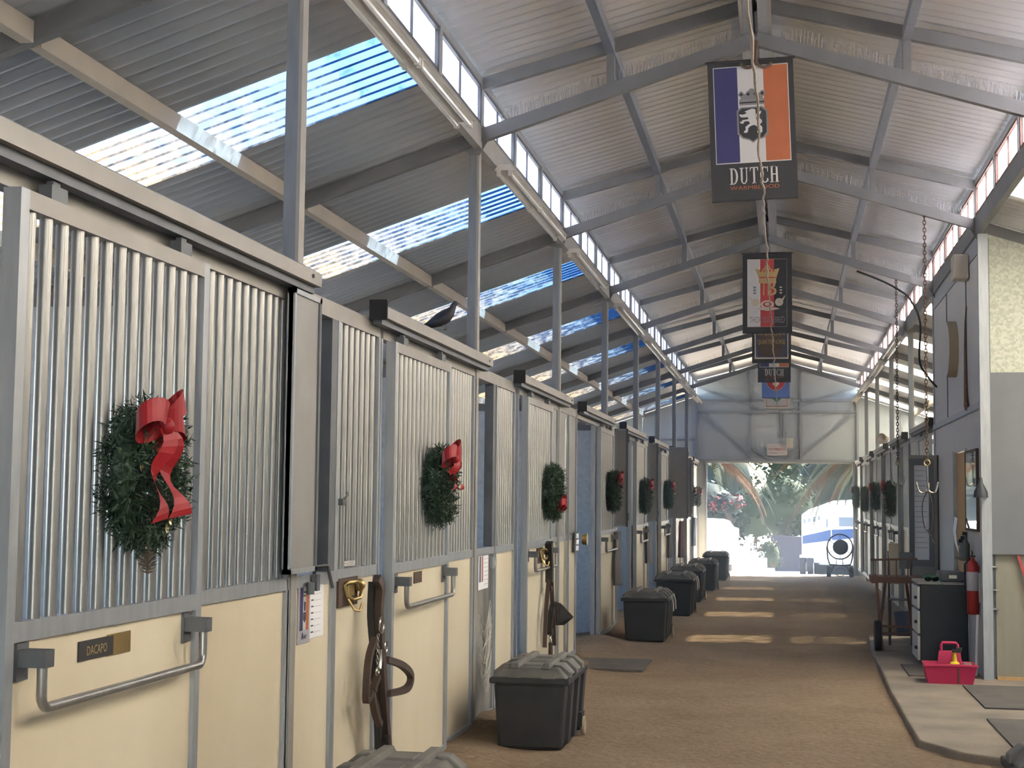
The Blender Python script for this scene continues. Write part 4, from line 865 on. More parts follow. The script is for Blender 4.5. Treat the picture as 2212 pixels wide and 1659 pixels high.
# ------------------------------------------------------------------ rolling trunks
def trunk(label, x, y, rz=0, w=.46, d=.84, h=.50, straps=False, dust=True):
    """footlocker; local origin at the front left bottom corner, front faces the camera"""
    t = thing('rolling_trunk', label, 'trunk', (x, y, zfl(y)), rz, group='black rolling trunks along the left stalls')
    zb = h-.115
    b = MB(); b.hull([(.035, .03, 0), (w-.035, .03, 0), (w-.035, d-.03, 0), (.035, d-.03, 0)], [(.01, .01, zb), (w-.01, .01, zb), (w-.01, d-.01, zb), (.01, d-.01, zb)])
    b.obj('trunk_box', 'trunk_body', t, bevel=.02)
    for yy in (.18, .46, .72):
        MB().hull([(w-.032, yy-.055, .03), (w-.012, yy-.05, .03), (w-.012, yy+.05, .03), (w-.032, yy+.055, .03)], [(w-.012, yy-.055, zb), (w+.014, yy-.05, zb), (w+.014, yy+.05, zb), (w-.012, yy+.055, zb)]).obj('side_rib', 'trunk_body', t)
    MB().hull([(-.012, -.012, zb-.004), (w+.012, -.012, zb-.004), (w+.012, d+.012, zb-.004), (-.012, d+.012, zb-.004)], [(-.012, -.012, zb+.03), (w+.012, -.012, zb+.03), (w+.012, d+.012, zb+.03), (-.012, d+.012, zb+.03)]).obj('lid_rim', 'trunk_body', t, bevel=.008)
    l = MB(); z1, z2 = zb+.03, h
    l.hull([(0, 0, z1), (w, 0, z1), (w, d, z1), (0, d, z1)], [(.06, .035, z2-.022), (w-.06, .035, z2-.022), (w-.06, d-.035, z2-.022), (.06, d-.035, z2-.022)])
    ld = l.obj('lid', 'trunk_lid', t, bevel=.012)
    for x0, x1 in ((.105, .165), (w-.165, w-.105)): MB().hull([(x0, .02, z2-.028), (x1, .02, z2-.028), (x1, d-.02, z2-.028), (x0, d-.02, z2-.028)], [(x0+.01, .04, z2), (x1-.01, .04, z2), (x1-.01, d-.04, z2), (x0+.01, d-.04, z2)]).obj('lid_rib', 'trunk_lid', ld, bevel=.005)
    for y0 in (.10, .33, .58):
        for x0, x1 in ((.17, w-.17),): MB().hull([(x0, y0, z2-.026), (x1, y0, z2-.026), (x1, y0+.14, z2-.026), (x0, y0+.14, z2-.026)], [(x0+.01, y0+.01, z2-.012), (x1-.01, y0+.01, z2-.012), (x1-.01, y0+.13, z2-.012), (x0+.01, y0+.13, z2-.012)]).obj('lid_tread', 'trunk_lid', ld)
    for sx, sg in ((0, 1), (w, -1)):
        for yy in (.14, .42, .70):
            pts = [(sx-sg*.008, yy, z1-.02), (sx-sg*.004, yy, z1+.03), (sx+sg*.05, yy, z2-.012), (sx+sg*.10, yy, z2-.008)]
            MB().hull([(p[0], yy-.045, p[2]) for p in pts]+[(sx+sg*.10, yy-.045, z2-.03), (sx+sg*.03, yy-.045, z1)], [(p[0], yy+.045, p[2]) for p in pts]+[(sx+sg*.10, yy+.045, z2-.03), (sx+sg*.03, yy+.045, z1)]).obj('clasp_rib', 'trunk_lid', ld, bevel=.006)
    for xx in (.09, .30):
        MB().hull([(xx, -.004, z1), (xx+.09, -.004, z1), (xx+.09, .02, z1), (xx, .02, z1)], [(xx, .03, z2-.03), (xx+.09, .03, z2-.03), (xx+.09, .05, z2-.03), (xx, .05, z2-.03)]).obj('front_latch', 'trunk_lid', ld, bevel=.006)
    for yy in (.66,):
        wl = MB().lathe([(.02, -.012), (.055, -.012), (.06, 0), (.055, .012), (.02, .012)], (w+.012, yy, .062), 18, 'x').obj('wheel', 'disc_tan', t, smooth=True)
    MB().box(w-.03, w+.01, .60, .72, .06, .15).obj('wheel_housing', 'trunk_body', t)
    if straps:
        for yy in (.2, .55):
            MB().tube([(w+.012, yy, z1), (w+.03, yy, z2-.06), (w+.05, yy-.01, z1-.05), (w+.055, yy-.02, z1-.14)], .008, 6).obj('strap', 'web', t)
    return t
trunk('dusty topped trunk in the foreground at the bottom edge of the frame', -1.665, 4.98, R(1), h=.52)
trunk('black rolling trunk with pale wheel, in front of the blackened stall panel', -1.735, 8.86, R(0), h=.51)
trunk('third trunk along the left with loose pale straps', -1.70, 15.86, 0, w=.48, h=.545, straps=True)
trunk('fourth trunk along the left with loose pale straps', -1.66, 19.5, 0, w=.49, h=.56, straps=True)
trunk('fifth trunk along the left, half hidden behind the two strapped trunks', -1.69, 22.6, 0, w=.48, h=.56)
trunk('sixth trunk along the left, greyed by haze', -1.64, 26.1, 0, w=.48, h=.55)
trunk('farthest trunk along the left beside the bright doorway', -1.62, 30.4, 0, w=.50, h=.58)
t_ = trunk('trunk poking into the bottom right corner of the frame', .875, 5.55, 0, h=.56); t_['group'] = 'black rolling trunks on the right'

# ------------------------------------------------------------------ posters, plaques, halters on the left stalls
X0 = SL.x
ps = thing('stall_card', 'stall card with tricolour crest left of the first halter', 'poster', (X0-.010, 5.925, .885))
MB().box(0, .003, 0, .16, 0, .265).obj('card', 'paper_grey', ps); MB().box(.001, .004, .155, .345, .012, .268).obj('sheet', 'paper', ps)
for a, b, m in ((.025, .062, 'print_blue'), (.062, .10, 'print_white'), (.10, .138, 'print_orange')): MB().box(.003, .0042, a, b, .055, .25).obj('stripe', m, ps)
MB().poly([(.066, .13), (.098, .13), (.10, .10), (.082, .085), (.064, .10)], (.0044, 0, 0), (0, 1, 0), (0, 0, 1), .0006).obj('crest', 'print_ink', ps); MB().poly([(.07, .175), (.096, .17), (.092, .135), (.074, .135)], (.0044, 0, 0), (0, 1, 0), (0, 0, 1), .0006).obj('crest', 'print_ink', ps)
for z in (.195, .21): MB().box(.0044, .005, .066, .10, z, z+.006).obj('crest', 'print_ink', ps)
MB().tube([(.0045, .05, .02), (.0045, .06, .045), (.0045, .07, .02), (.0045, .085, .035), (.0045, .095, .02), (.0045, .112, .034)], .002, 5).obj('scribble', 'print_ink', ps)
for i in range(8): MB().box(.0042, .0047, .17, .20, .035+.027*i, .041+.027*i).obj('print_line', 'print_ink', ps); MB().box(.0042, .0047, .205, .305, .035+.027*i, .0365+.027*i).obj('print_line', 'paper_grey', ps)
p2 = thing('stall_card', 'pale stall card with orange print on the blackened panel', 'poster', (X0-.010, 9.62, .895))
MB().box(0, .003, 0, .33, 0, .24).obj('card', 'paper', p2)
for a, b, m in ((.03, .07, 'print_blue'), (.07, .11, 'print_white'), (.11, .15, 'print_orange')): MB().box(.003, .0042, a, b, .05, .22).obj('stripe', m, p2)
for i in range(7): MB().box(.0032, .004, .18, .31, .03+.028*i, .033+.028*i).obj('print_line', 'paper_grey', p2)
def plaque(label, x, y, z, w=.30, h=.13, m='wood_dark'):
    t = thing('halter_plaque', label, 'plaque', (x, y, z)); MB().box(0, .014, 0, w, 0, h).obj('plaque_board', m, t)
    MB().tube([(.016, .07, .10), (.03, .09, .11), (.05, .15, .112), (.05, .22, .10), (.05, .245, .07), (.05, .22, .035), (.045, .12, .03), (.03, .08, .05)], .009, 8, closed=True).obj('hook_ring', 'brass', t, smooth=True)
    MB().box(.014, .03, .10, .20, .045, .095).obj('hook_mount', 'brass', t, bevel=.004); MB().tube([(.03, .09, .035), (.06, .10, -.015), (.075, .13, -.02), (.08, .15, .012)], .006, 7).obj('hook_prong', 'brass', t, smooth=True)
    MB().ball((.035, .255, .09), .03, 10).obj('boss', 'brass', t, smooth=True)
plaque('dark wooden plaque with brass halter hook beside the first halter', X0-.010, 6.46, 1.0)
plaque('dark plaque behind the second halter on the third barred door', d3.location.x+.037, 11.62, .99, .26, .12)
def strap(g, pts, w, th=.006, up=(1, 0, 0)):
    P = [Vector(p) for p in pts]; u = Vector(up); ring = []
    for i, p in enumerate(P):
        d = (P[min(i+1, len(P)-1)]-P[max(i-1, 0)]).normalized(); s = d.cross(u)
        s = s.normalized() if s.length > .05 else Vector((0, 1, 0)); ring.append([p-s*w/2-u*th/2, p+s*w/2-u*th/2, p+s*w/2+u*th/2, p-s*w/2+u*th/2])
    for a, b in zip(ring[:-1], ring[1:]): g.hull(a, b)
def smooth_pts(P, n=5):
    P = [Vector(p) for p in P]; out = []
    for i in range(len(P)-1):
        a, b, c, d = P[max(i-1, 0)], P[i], P[i+1], P[min(i+2, len(P)-1)]
        for k in range(n):
            t = k/n; out.append(.5*((2*b)+(c-a)*t+(2*a-5*b+4*c-d)*t*t+(3*b-a-3*c+d)*t**3))
    return out+[P[-1]]
def ring(g, c, ry, rz, r, n=16, rx=0): g.tube([(c[0]+rx*math.cos(2*math.pi*i/n), c[1]+ry*math.cos(2*math.pi*i/n), c[2]+rz*math.sin(2*math.pi*i/n)) for i in range(n)], r, 6, closed=True)
def chain(g, p, q, link_l=.018, r=.0022, wdt=.006):
    p, q = Vector(p), Vector(q); n = max(2, int((q-p).length/(link_l*.72))); d = (q-p).normalized(); s = d.cross(Vector((1, 0, 0))).normalized() if abs(d.x) < .9 else Vector((0, 1, 0)); t2 = d.cross(s)
    for i in range(n):
        c = p+(q-p)*((i+.5)/n); v = s if i % 2 else t2
        g.tube([c+d*link_l*.5*math.cos(k*math.pi/4)+v*wdt*math.sin(k*math.pi/4) for k in range(8)], r, 4, closed=True)
# first halter: hangs from the brass hook, local origin at the hook
h1 = thing('halter', 'dark leather halter with nickel buckle hanging by the first stall card', 'halter', (X0+.06, 6.78, 1.09))
g = MB(); strap(g, smooth_pts([(.03, .0, .03), (.04, .03, -.02), (.03, .05, -.12), (.035, .06, -.25), (.04, .08, -.38), (.04, .12, -.52), (.04, .17, -.68), (.045, .22, -.86), (.05, .26, -1.0)]), .05, .032); g.obj('crown_strap', 'leather', h1)
g = MB(); strap(g, smooth_pts([(.0, .03, .01), (.0, .02, -.15), (.01, .05, -.33), (.01, .08, -.48), (.02, .10, -.66), (.02, .12, -.80)]), .04, .028); g.obj('cheek_strap', 'leather_black', h1)
g = MB(); strap(g, smooth_pts([(.03, -.02, -.25), (.03, -.11, -.33), (.035, -.16, -.44), (.03, -.14, -.52), (.03, -.06, -.49)]), .028, .03); g.obj('throat_loop', 'leather', h1)
g = MB(); strap(g, smooth_pts([(.05, .12, -.36), (.09, .26, -.40), (.11, .36, -.46), (.10, .32, -.52), (.06, .12, -.52)]), .03, .03); g.obj('nose_loop', 'leather', h1)
g = MB(); strap(g, smooth_pts([(.03, -.05, -.50), (.03, .02, -.60), (.035, .08, -.66)]), .03, .03); strap(g, smooth_pts([(.03, -.04, -.49), (.03, .05, -.43)]), .03, .03); g.obj('jaw_strap', 'leather', h1)
g = MB(); ring(g, (.048, .035, -.19), .035, .04, .0055); g.obj('buckle', 'nickel', h1, smooth=True)
g = MB(); ring(g, (.055, .09, -.30), .02, .03, .005); ring(g, (.05, -.03, -.40), .02, .018, .005); g.obj('ring', 'nickel', h1, smooth=True)
g = MB(); chain(g, (.045, -.01, -.23), (.045, -.02, -.37)); g.obj('chain', 'nickel', h1); g = MB(); g.tube([(.05, .01, -.30), (.05, .02, -.35), (.05, .0, -.39)], .009, 8); g.obj('snap_hook', 'nickel', h1, smooth=True)
g = MB(); g.tube([(.055, .13, -.72), (.055, .15, -.80), (.06, .17, -.92), (.06, .16, -1.0)], .016, 8); g.obj('lead_end', 'leather_black', h1, smooth=True)
# second halter
h2 = thing('halter', 'dark halter with sheepskin noseband hanging on the third barred door', 'halter', (d3.location.x+.10, 11.85, 1.13))
g = MB(); strap(g, smooth_pts([(.0, .02, .02), (.0, .04, -.06), (0, .06, -.20), (0, .06, -.30)]), .085, .055); g.obj('crown_strap', 'leather_black', h2)
g = MB(); strap(g, smooth_pts([(.0, .02, -.28), (.0, -.06, -.42), (.0, -.12, -.6), (0, -.16, -.80)]), .032, .03); g.obj('cheek_strap', 'leather', h2)
g = MB(); strap(g, smooth_pts([(.01, .10, -.28), (.01, .16, -.45), (.01, .22, -.60), (.01, .28, -.82)]), .034, .03); g.obj('cheek_strap', 'leather', h2)
g = MB(); strap(g, smooth_pts([(.01, .0, -.32), (.01, .06, -.36), (.01, .12, -.31)]), .025, .025); g.obj('throat_strap', 'leather', h2)
MB().hull([(.0, .22, -.46), (.03, .30, -.48), (.13, .40, -.59), (.05, .36, -.66), (.0, .28, -.66)], [(.03, .22, -.46), (.06, .30, -.48), (.16, .40, -.60), (.08, .36, -.67), (.03, .28, -.66)]).obj('nose_flap', 'leather_black', h2, bevel=.01)
g = MB(); strap(g, smooth_pts([(.01, .17, -.50), (.01, .06, -.58), (.01, .02, -.68), (.01, .10, -.70)]), .05, .04); g.obj('noseband', 'leather_black', h2)
g = MB(); ring(g, (.015, .08, -.35), .022, .022, .006); ring(g, (.015, .05, -.75), .026, .026, .006); g.obj('ring', 'nickel', h2, smooth=True)
g = MB(); g.tube([(.015, .05, -.78), (.015, .05, -.98)], .018, 8); g.obj('lead_end', 'leather', h2, smooth=True)
# bags and sheets hanging on doors further down
def hung(label, y, z1, z0, w, m, x=.09, nm='hanging_sheet', tilt=0):
    t = thing(nm, label, 'hanging', (X0+x, y, 0)); g = MB(); n = 8; m_ = 6; rn = random.Random(int(y*10))
    for j in range(m_+1):
        f = j/m_; z = z1+(z0-z1)*f; ww = w*(.35+.65*min(1, f*1.8))*(1-.25*max(0, f-.8)*5)
        for i in range(n):
            a = 2*math.pi*i/n; g.v.append((.045*(1+.4*f)*math.cos(a)+rn.uniform(-.006, .006), ww/2*math.sin(a)*(1+.12*math.cos(3*a))+tilt*f, z))
    for j in range(m_):
        for i in range(n): g.f.append((j*n+i, j*n+(i+1) % n, (j+1)*n+(i+1) % n, (j+1)*n+i)); g.mi.append(0)
    g.f += [tuple(range(n)), tuple(range(m_*n, (m_+1)*n))]; g.mi += [0, 0]
    g.obj('cloth', m, t, smooth=60); MB().tube([(0, 0, z1-.01), (-.03, 0, z1+.05), (-.06, 0, z1+.06)], .006, 6).obj('hook', 'nickel', t)
hung('long grey rug bag hanging on the stall front by the fourth wreath', 17.0, 1.14, .53, .30, 'tarp')
hung('dark rug hanging below the fifth wreath', 20.9, 1.14, .62, .34, 'tarp', tilt=.1)
hung('grey rug hanging below the sixth wreath', 25.0, 1.12, .55, .34, 'tarp')
hung('maroon rug hanging between the sixth and seventh wreaths', 27.85, 1.12, .45, .36, 'tarp_maroon')
hung('dark bag hanging close to the bright doorway on the left', 31.8, 1.15, .55, .35, 'bucket_blue')
# small things around the feed opening
bk = thing('feed_bucket', 'dark bucket standing in the first feed opening', 'bucket', (A-.16, 6.02, 1.17))
MB().lathe([(.0, .002), (.075, .0), (.10, .21), (.108, .215), (.10, .22), (.09, .21), (.068, .02), (0, .02)], (0, 0.0, 0), 20, cap=False).obj('bucket_shell', 'bucket_black', bk, smooth=True); MB().tube([(0, -.1, .19), (.05, -.09, .12), (.09, 0, .10), (.05, .09, .12), (0, .1, .19)], .004, 6).obj('bail', 'nickel', bk)
br = thing('gate_latch', 'black bent latch rod on the rail of the first feed opening', 'latch', (X0+.01, 6.08, 1.14))
MB().tube([(0, 0, .03), (0, .0, .06), (0, .16, .06), (0, .19, .05), (.02, .20, -.04)], .008, 8).obj('latch_rod', 'black_plastic', br, smooth=True); MB().box(-.005, .02, -.02, .02, -.04, .03).obj('latch_plate', 'galv_dark', br)
MB().lathe([(.018, -.05), (.018, .0)], (.01, -.08, 0), 10).obj('latch_pin', 'galv_dark', br)
wr = thing('wire_coil', 'small coil of wire lying on the rail below the short bars', 'wire', (X0-.0, 6.62, 1.178))
g = MB(); [ring(g, (0, 0, .004+.005*i), .055-.004*(i % 3), .0, .003, 14, rx=.014) for i in range(5)]; g.obj('wire_turns', 'nickel', wr)
cl = thing('bar_clip', 'small metal clip on the short bars above the plaque', 'clip', (X0+.0, 6.43, 1.46)); MB().box(-.005, .025, 0, .05, 0, .03).obj('clip_body', 'galv_dark', cl); MB().tube([(.025, .01, .03), (.04, .02, .05), (.03, .04, .06)], .005, 6).obj('clip_pin', 'nickel', cl)
# old cobweb on the blackened panel
cw = MB(); rn = random.Random(9)
for i in range(26):
    y0, y1 = rn.uniform(0, .12), rn.uniform(.35, .62); z0, z1 = rn.uniform(.45, .78), rn.uniform(.5, .82); sag = rn.uniform(.1, .34)
    pts = [(.002, y0+(y1-y0)*k/7, z0+(z1-z0)*k/7-sag*math.sin(math.pi*k/7)) for k in range(8)]; cw.tube(pts, .0013, 3)
wb = cw.obj('cobweb', 'web', loc=(X0-.008, 9.63, 0)); tag(wb, 'pale sagging cobweb on the blackened lower panel', 'cobweb', kind='stuff')
# switch box, floor grate, mat
sw = thing('switch_box', 'metal switch box on the blackened lower panel', 'switch', (X0-.01, 10.02, 1.02)); MB().box(0, .02, 0, .13, 0, .075).obj('box_body', 'galv', sw); MB().box(.02, .025, .045, .075, .02, .055).obj('toggle', 'white_enamel', sw)
gt = thing('grate_panel', 'shiny grid plate on the post before the open left doorway', 'grate', (X0+.01, 14.0, 1.0)); MB().box(0, .015, 0, .22, 0, .19).obj('plate', 'galv_dark', gt)
for i in range(3):
    for j in range(3): MB().box(.015, .02, .02+.066*i, .07+.066*i, .015+.058*j, .06+.058*j).obj('grid_cell', 'nickel', gt)
MB().lathe([(.0, 0), (.05, .0), (.06, .05), (0, .05)], (.05, .24, .12), 12, 'x').obj('knob', 'brass', gt)
fm = MB().box(-1.85, -1.22, 13.1, 14.0, .004, .02).obj('rubber_mat', 'rubber_mat'); tag(fm, 'worn grey mat on the dirt before the open left doorway', 'mat')
pr = MB().tube([(0, 0, -.01), (0, 0, 2.22)], .009, 8).obj('steel_rod', 'nickel', loc=(X0+.075, 12.98, 0), smooth=True); tag(pr, 'bright vertical steel rod beside the third wreath', 'rod')
pw = thing('dark_panel', 'dark panel inside the open left doorway', 'panel', (A-1.3, 16.605, 0)); MB().box(-.5, .85, -.03, .0, .9, 1.75).obj('panel_board', 'cabinet', pw)
for z in (1.05, 1.2, 1.35, 1.6): MB().box(.55, .75, -.036, -.03, z, z+.008).obj('panel_mark', 'paper', pw)
# ------------------------------------------------------------------ right-hand work area
PZ = .045
lb = thing('list_board', 'grey door leaf with framed white list facing the camera', 'notice board', (1.325, 16.5, PZ))
MB().box(0, .31, 0, .03, 0, 1.97).obj('door_leaf', 'plate_grey', lb)
for b in ((0, .26, -.02, 0, 1.86, 1.93), (0, .26, -.02, 0, .78, .85), (0, .055, -.02, 0, .85, 1.86), (.205, .26, -.02, 0, .85, 1.86)): MB().box(*b).obj('frame_rail', 'board_grey', lb)
MB().box(.295, .315, -.012, .04, 0, 1.97).obj('edge_strip', 'wood_dark', lb); MB().box(.055, .205, -.008, 0, .85, 1.86).obj('list_sheet', 'paper', lb)
for i in range(16): MB().box(.062, .19-.03*(i % 3 == 1), -.0095, -.008, 1.80-.055*i, 1.806-.055*i).obj('print_line', 'paper_grey', lb)
# steel cabinet, its drawers face the aisle
cb = thing('metal_cabinet', 'dark metal drawer cabinet standing on the concrete slab', 'cabinet', (1.185, 13.95, PZ))
MB().box(.025, .44, 0, .62, 0, .72).obj('carcass', 'cabinet', cb, bevel=.01); MB().box(0, .44, -.005, .625, .72, .745).obj('cabinet_top', 'plate_grey', cb, bevel=.006)
for z0, z1 in ((.50, .70), (.28, .48), (.04, .26)):
    d = MB().box(-.0, .024, .01, .61, z0, z1).obj('drawer', 'cabinet_front', cb, bevel=.006); MB().box(-.02, .0, .04, .12, (z0+z1)/2-.012, (z0+z1)/2+.012).obj('handle', 'black_rubber', d)
gb = thing('grey_case', 'flat grey case on the metal cabinet', 'case', (1.39, 14.03, PZ+.745)); MB().box(0, .225, 0, .34, 0, .09).obj('case_body', 'board_grey', gb, bevel=.015); MB().box(.08, .15, -.012, 0, .03, .06).obj('case_latch', 'nickel', gb)
gg = thing('green_goggles', 'green strap and dark goggles lying on the metal cabinet', 'goggles', (1.25, 13.99, PZ+.745))
MB().ball((.035, .02, .025), .03, 10, (1.1, .7, .8)).obj('lens', 'black_rubber', gg, smooth=True); MB().ball((.10, .03, .025), .03, 10, (1.1, .7, .8)).obj('lens', 'black_rubber', gg, smooth=True)
g = MB(); strap(g, smooth_pts([(.0, .03, .035), (.03, .06, .055), (.08, .07, .05), (.13, .03, .03), (.145, -.03, .01), (.15, -.045, -.03)]), .02, .006, up=(0, 1, 0)); g.obj('strap', 'green_strap', gg)
MB().tube([(-.02, .02, .03), (.035, -.005, .05), (.07, 0, .035), (.12, .0, .05)], .008, 6).obj('rim', 'green_strap', gg, smooth=True)
# pink grooming tote with brushes
ct = thing('grooming_tote', 'bright pink plastic grooming tote standing on the concrete slab', 'tote', (1.115, 12.52, PZ))
def tray(g, x0, x1, y0, y1, z0, z1, tp=.03, th=.01):
    o0 = [(x0+tp, y0+tp, z0), (x1-tp, y0+tp, z0), (x1-tp, y1-tp, z0), (x0+tp, y1-tp, z0)]; o1 = [(x0, y0, z1), (x1, y0, z1), (x1, y1, z1), (x0, y1, z1)]
    i1 = [(x0+th, y0+th, z1), (x1-th, y0+th, z1), (x1-th, y1-th, z1), (x0+th, y1-th, z1)]; i0 = [(x0+tp+th, y0+tp+th, z0+th), (x1-tp-th, y0+tp+th, z0+th), (x1-tp-th, y1-tp-th, z0+th), (x0+tp+th, y1-tp-th, z0+th)]
    g.add(o0+o1+i1+i0, [(3, 2, 1, 0)]+[(i, (i+1) % 4, 4+(i+1) % 4, 4+i) for i in range(4)]+[(4+i, 4+(i+1) % 4, 8+(i+1) % 4, 8+i) for i in range(4)]+[(8+i, 8+(i+1) % 4, 12+(i+1) % 4, 12+i) for i in range(4)]+[(12, 13, 14, 15)])
g = MB(); tray(g, 0, .41, 0, .30, 0, .155); g.obj('tray', 'pink_plastic', ct); MB().box(-.008, .418, -.008, .012, .14, .16).obj('rim', 'pink_plastic', ct, bevel=.004)
MB().hull([(.10, .14, .06), (.32, .14, .06), (.32, .16, .06), (.10, .16, .06)], [(.125, .14, .255), (.295, .14, .255), (.295, .16, .255), (.125, .16, .255)]).obj('divider', 'pink_plastic', ct, bevel=.004)
MB().tube([(.145, .15, .25), (.145, .15, .30), (.155, .15, .32), (.26, .15, .32), (.275, .15, .30), (.275, .15, .25)], .012, 8).obj('carry_handle', 'pink_plastic', ct, smooth=True)
MB().box(.262, .272, -.0, .02, .01, .13).obj('rib', 'wood_dark', ct)
yb = thing('yellow_brush', 'yellow handled brush sticking out of the pink tote', 'brush', (1.355, 12.58, PZ+.15))
MB().lathe([(.0, 0), (.035, .0), (.042, .012), (.02, .03), (.014, .09), (.02, .10), (0, .10)], (0, 0, 0), 14).obj('handle', 'yellow_plastic', yb, smooth=True); MB().box(-.02, .05, -.015, .015, .10, .125).obj('brush_head', 'black_rubber', yb, bevel=.004); MB().box(.02, .06, -.012, .012, .12, .14).obj('bristles', 'black_plastic', yb)
db = thing('body_brush', 'brown body brush lying in the pink tote', 'brush', (1.20, 12.60, PZ+.06)); MB().box(0, .12, 0, .05, .04, .075).obj('brush_back', 'wood_red', db, bevel=.01); MB().box(.005, .115, .005, .045, 0, .04).obj('bristles', 'leather_black', db)
sp = thing('sponge', 'tan sponge at the right end of the pink tote', 'sponge', (1.43, 12.60, PZ+.07)); MB().box(0, .07, 0, .10, 0, .085).obj('sponge_body', 'print_tan', sp, bevel=.012); MB().box(.005, .065, .005, .095, .0855, .09).obj('sponge_pad', 'cone_brown', sp)
# brown work stand with a wheel, guard rail and tray
ws = thing('work_stand', 'reddish brown wooden work stand with rail, left of the metal cabinet', 'table', (.87, 15.15, PZ))
MB().box(0, .56, 0, .42, .665, .725).obj('table_top', 'wood_red', ws); MB().box(-.02, .04, -.01, .43, .66, .73).obj('end_board', 'wood_red', ws)
for x0, x1, yy in ((.03, .08, .03), (.14, .06, .38), (.36, .40, .03), (.34, .42, .38)): MB().bar((x0, yy, .67), (x1, yy, 0.0), .028, .028, up=(0, 1, 0)).obj('leg', 'wood_red', ws)
MB().bar((.05, .03, .24), (.40, .03, .24), .022, .022).obj('stretcher', 'wood_red', ws); MB().bar((.05, .38, .14), (.42, .38, .14), .022, .022).obj('stretcher', 'wood_red', ws); MB().bar((.05, .03, .36), (.12, .38, .40), .018, .018).obj('brace', 'wood_red', ws)
MB().bar((-.03, .0, .89), (.42, .0, .905), .015, .02).obj('guard_rail', 'wood_red', ws)
for x in (.02, .11, .22, .33): MB().bar((x, .0, .72), (x, 0, .89), .012, .012, up=(0, 1, 0)).obj('rail_post', 'wood_red', ws)
MB().lathe([(.09, -.025), (.145, -.03), (.15, 0), (.145, .03), (.09, .025)], (.035, -.0, .15), 20, 'x').obj('wheel', 'black_rubber', ws, smooth=True)
ch = thing('folding_chair', 'folding chair with pinkish back panel behind the work stand', 'chair', (1.06, 15.78, PZ))
for x in (0, .22): MB().tube([(x, .0, 0), (x, .02, .5), (x, .05, .96)], .011, 8).obj('leg', 'rust', ch, smooth=True); MB().tube([(x+.01, .07, 0), (x+.01, .03, .46)], .011, 8).obj('leg', 'rust', ch, smooth=True)
MB().box(0, .22, -.09, .02, .46, .48).obj('seat', 'board_grey', ch, bevel=.006); MB().box(.0, .10, .035, .045, .62, 1.04).obj('backrest', 'print_tan', ch, bevel=.004); MB().box(.11, .24, .035, .045, .78, .95).obj('backrest', 'board_grey', ch, bevel=.004)
bb = thing('blue_bucket', 'dark blue bucket on the floor behind the work stand', 'bucket', (1.33, 17.25, .0))
MB().lathe([(0, .0), (.085, 0), (.125, .27), (.132, .28), (.122, .285), (.08, .02), (0, .02)], (0, 0, 0), 20, cap=False).obj('bucket_shell', 'bucket_blue', bb, smooth=True); MB().tube([(-.12, 0, .26), (-.10, -.03, .15), (0, -.05, .10), (.10, -.03, .15), (.12, 0, .26)], .004, 6).obj('bail', 'nickel', bb)
sk = thing('feed_sack', 'round tan sack on the floor left of the blue bucket', 'sack', (1.12, 17.3, .0)); MB().ball((0, 0, .085), .1, 14, (1.05, .9, .85)).obj('sack_body', 'disc_tan', sk, smooth=True); MB().lathe([(.02, 0), (.03, .03), (.012, .035)], (.03, 0, .16), 10).obj('sack_knot', 'disc_tan', sk)
# extinguisher on the wall corner
fe = thing('fire_extinguisher', 'red fire extinguisher on the tack room corner', 'extinguisher', (B-.055, 13.22, .56))
MB().lathe([(0, 0), (.045, 0), (.05, .01), (.05, .40), (.04, .44), (.018, .46), (.018, .49), (0, .49)], (0, 0, 0), 18).obj('cylinder', 'ext_red', fe, smooth=True); MB().lathe([(.0508, .20), (.0508, .36)], (0, 0, 0), 18, cap=False).obj('printed_label', 'paper_grey', fe, smooth=True)
MB().box(-.02, .02, -.05, .03, .485, .50).obj('lever', 'black_rubber', fe); MB().tube([(0, .03, .50), (0, .0, .535), (-.01, -.03, .53)], .006, 7).obj('carry_handle', 'nickel', fe, smooth=True); MB().tube([(-.02, 0, .47), (-.06, .02, .42), (-.06, .02, .22)], .008, 7).obj('hose', 'black_rubber', fe, smooth=True); MB().box(.045, .058, -.03, .03, .1, .35).obj('wall_bracket', 'galv', fe)
pp = MB().tube([(0, 0, 0), (.02, 0, .52)], .0105, 8).obj('white_pipe', 'paper', loc=(B-.05, 13.12, PZ), smooth=True); tag(pp, 'thin white pipe between the cabinet and the corner post', 'pipe')
# mirror, curled paper, bottles on the wall
mi = thing('wall_mirror', 'dark framed mirror on the tack room wall', 'mirror', (B, 13.15, 1.27))
MB().box(-.022, -.004, .012, .768, .012, .678).obj('mirror_glass', 'mirror', mi)
for b in ((-.025, 0, -.01, .012, -.01, .70), (-.025, 0, .768, .79, -.01, .70), (-.025, 0, .012, .768, -.01, .012), (-.025, 0, .012, .768, .678, .70)): MB().box(*b).obj('frame_rail', 'wood_dark', mi)
cp = MB(); pts = [(0, 0, 0), (-.03, .05, .10), (-.035, .12, .22), (-.01, .2, .34)]
for i in range(3): cp.add([pts[i], (pts[i][0], pts[i][1]+.22, pts[i][2]+.02), (pts[i+1][0], pts[i+1][1]+.22, pts[i+1][2]+.02), pts[i+1]], [(0, 1, 2, 3)])
co = cp.obj('curled_paper', 'paper', loc=(B-.055, 14.0, 1.02)); tag(co, 'curled white sheet of paper hanging by the plywood door', 'paper')
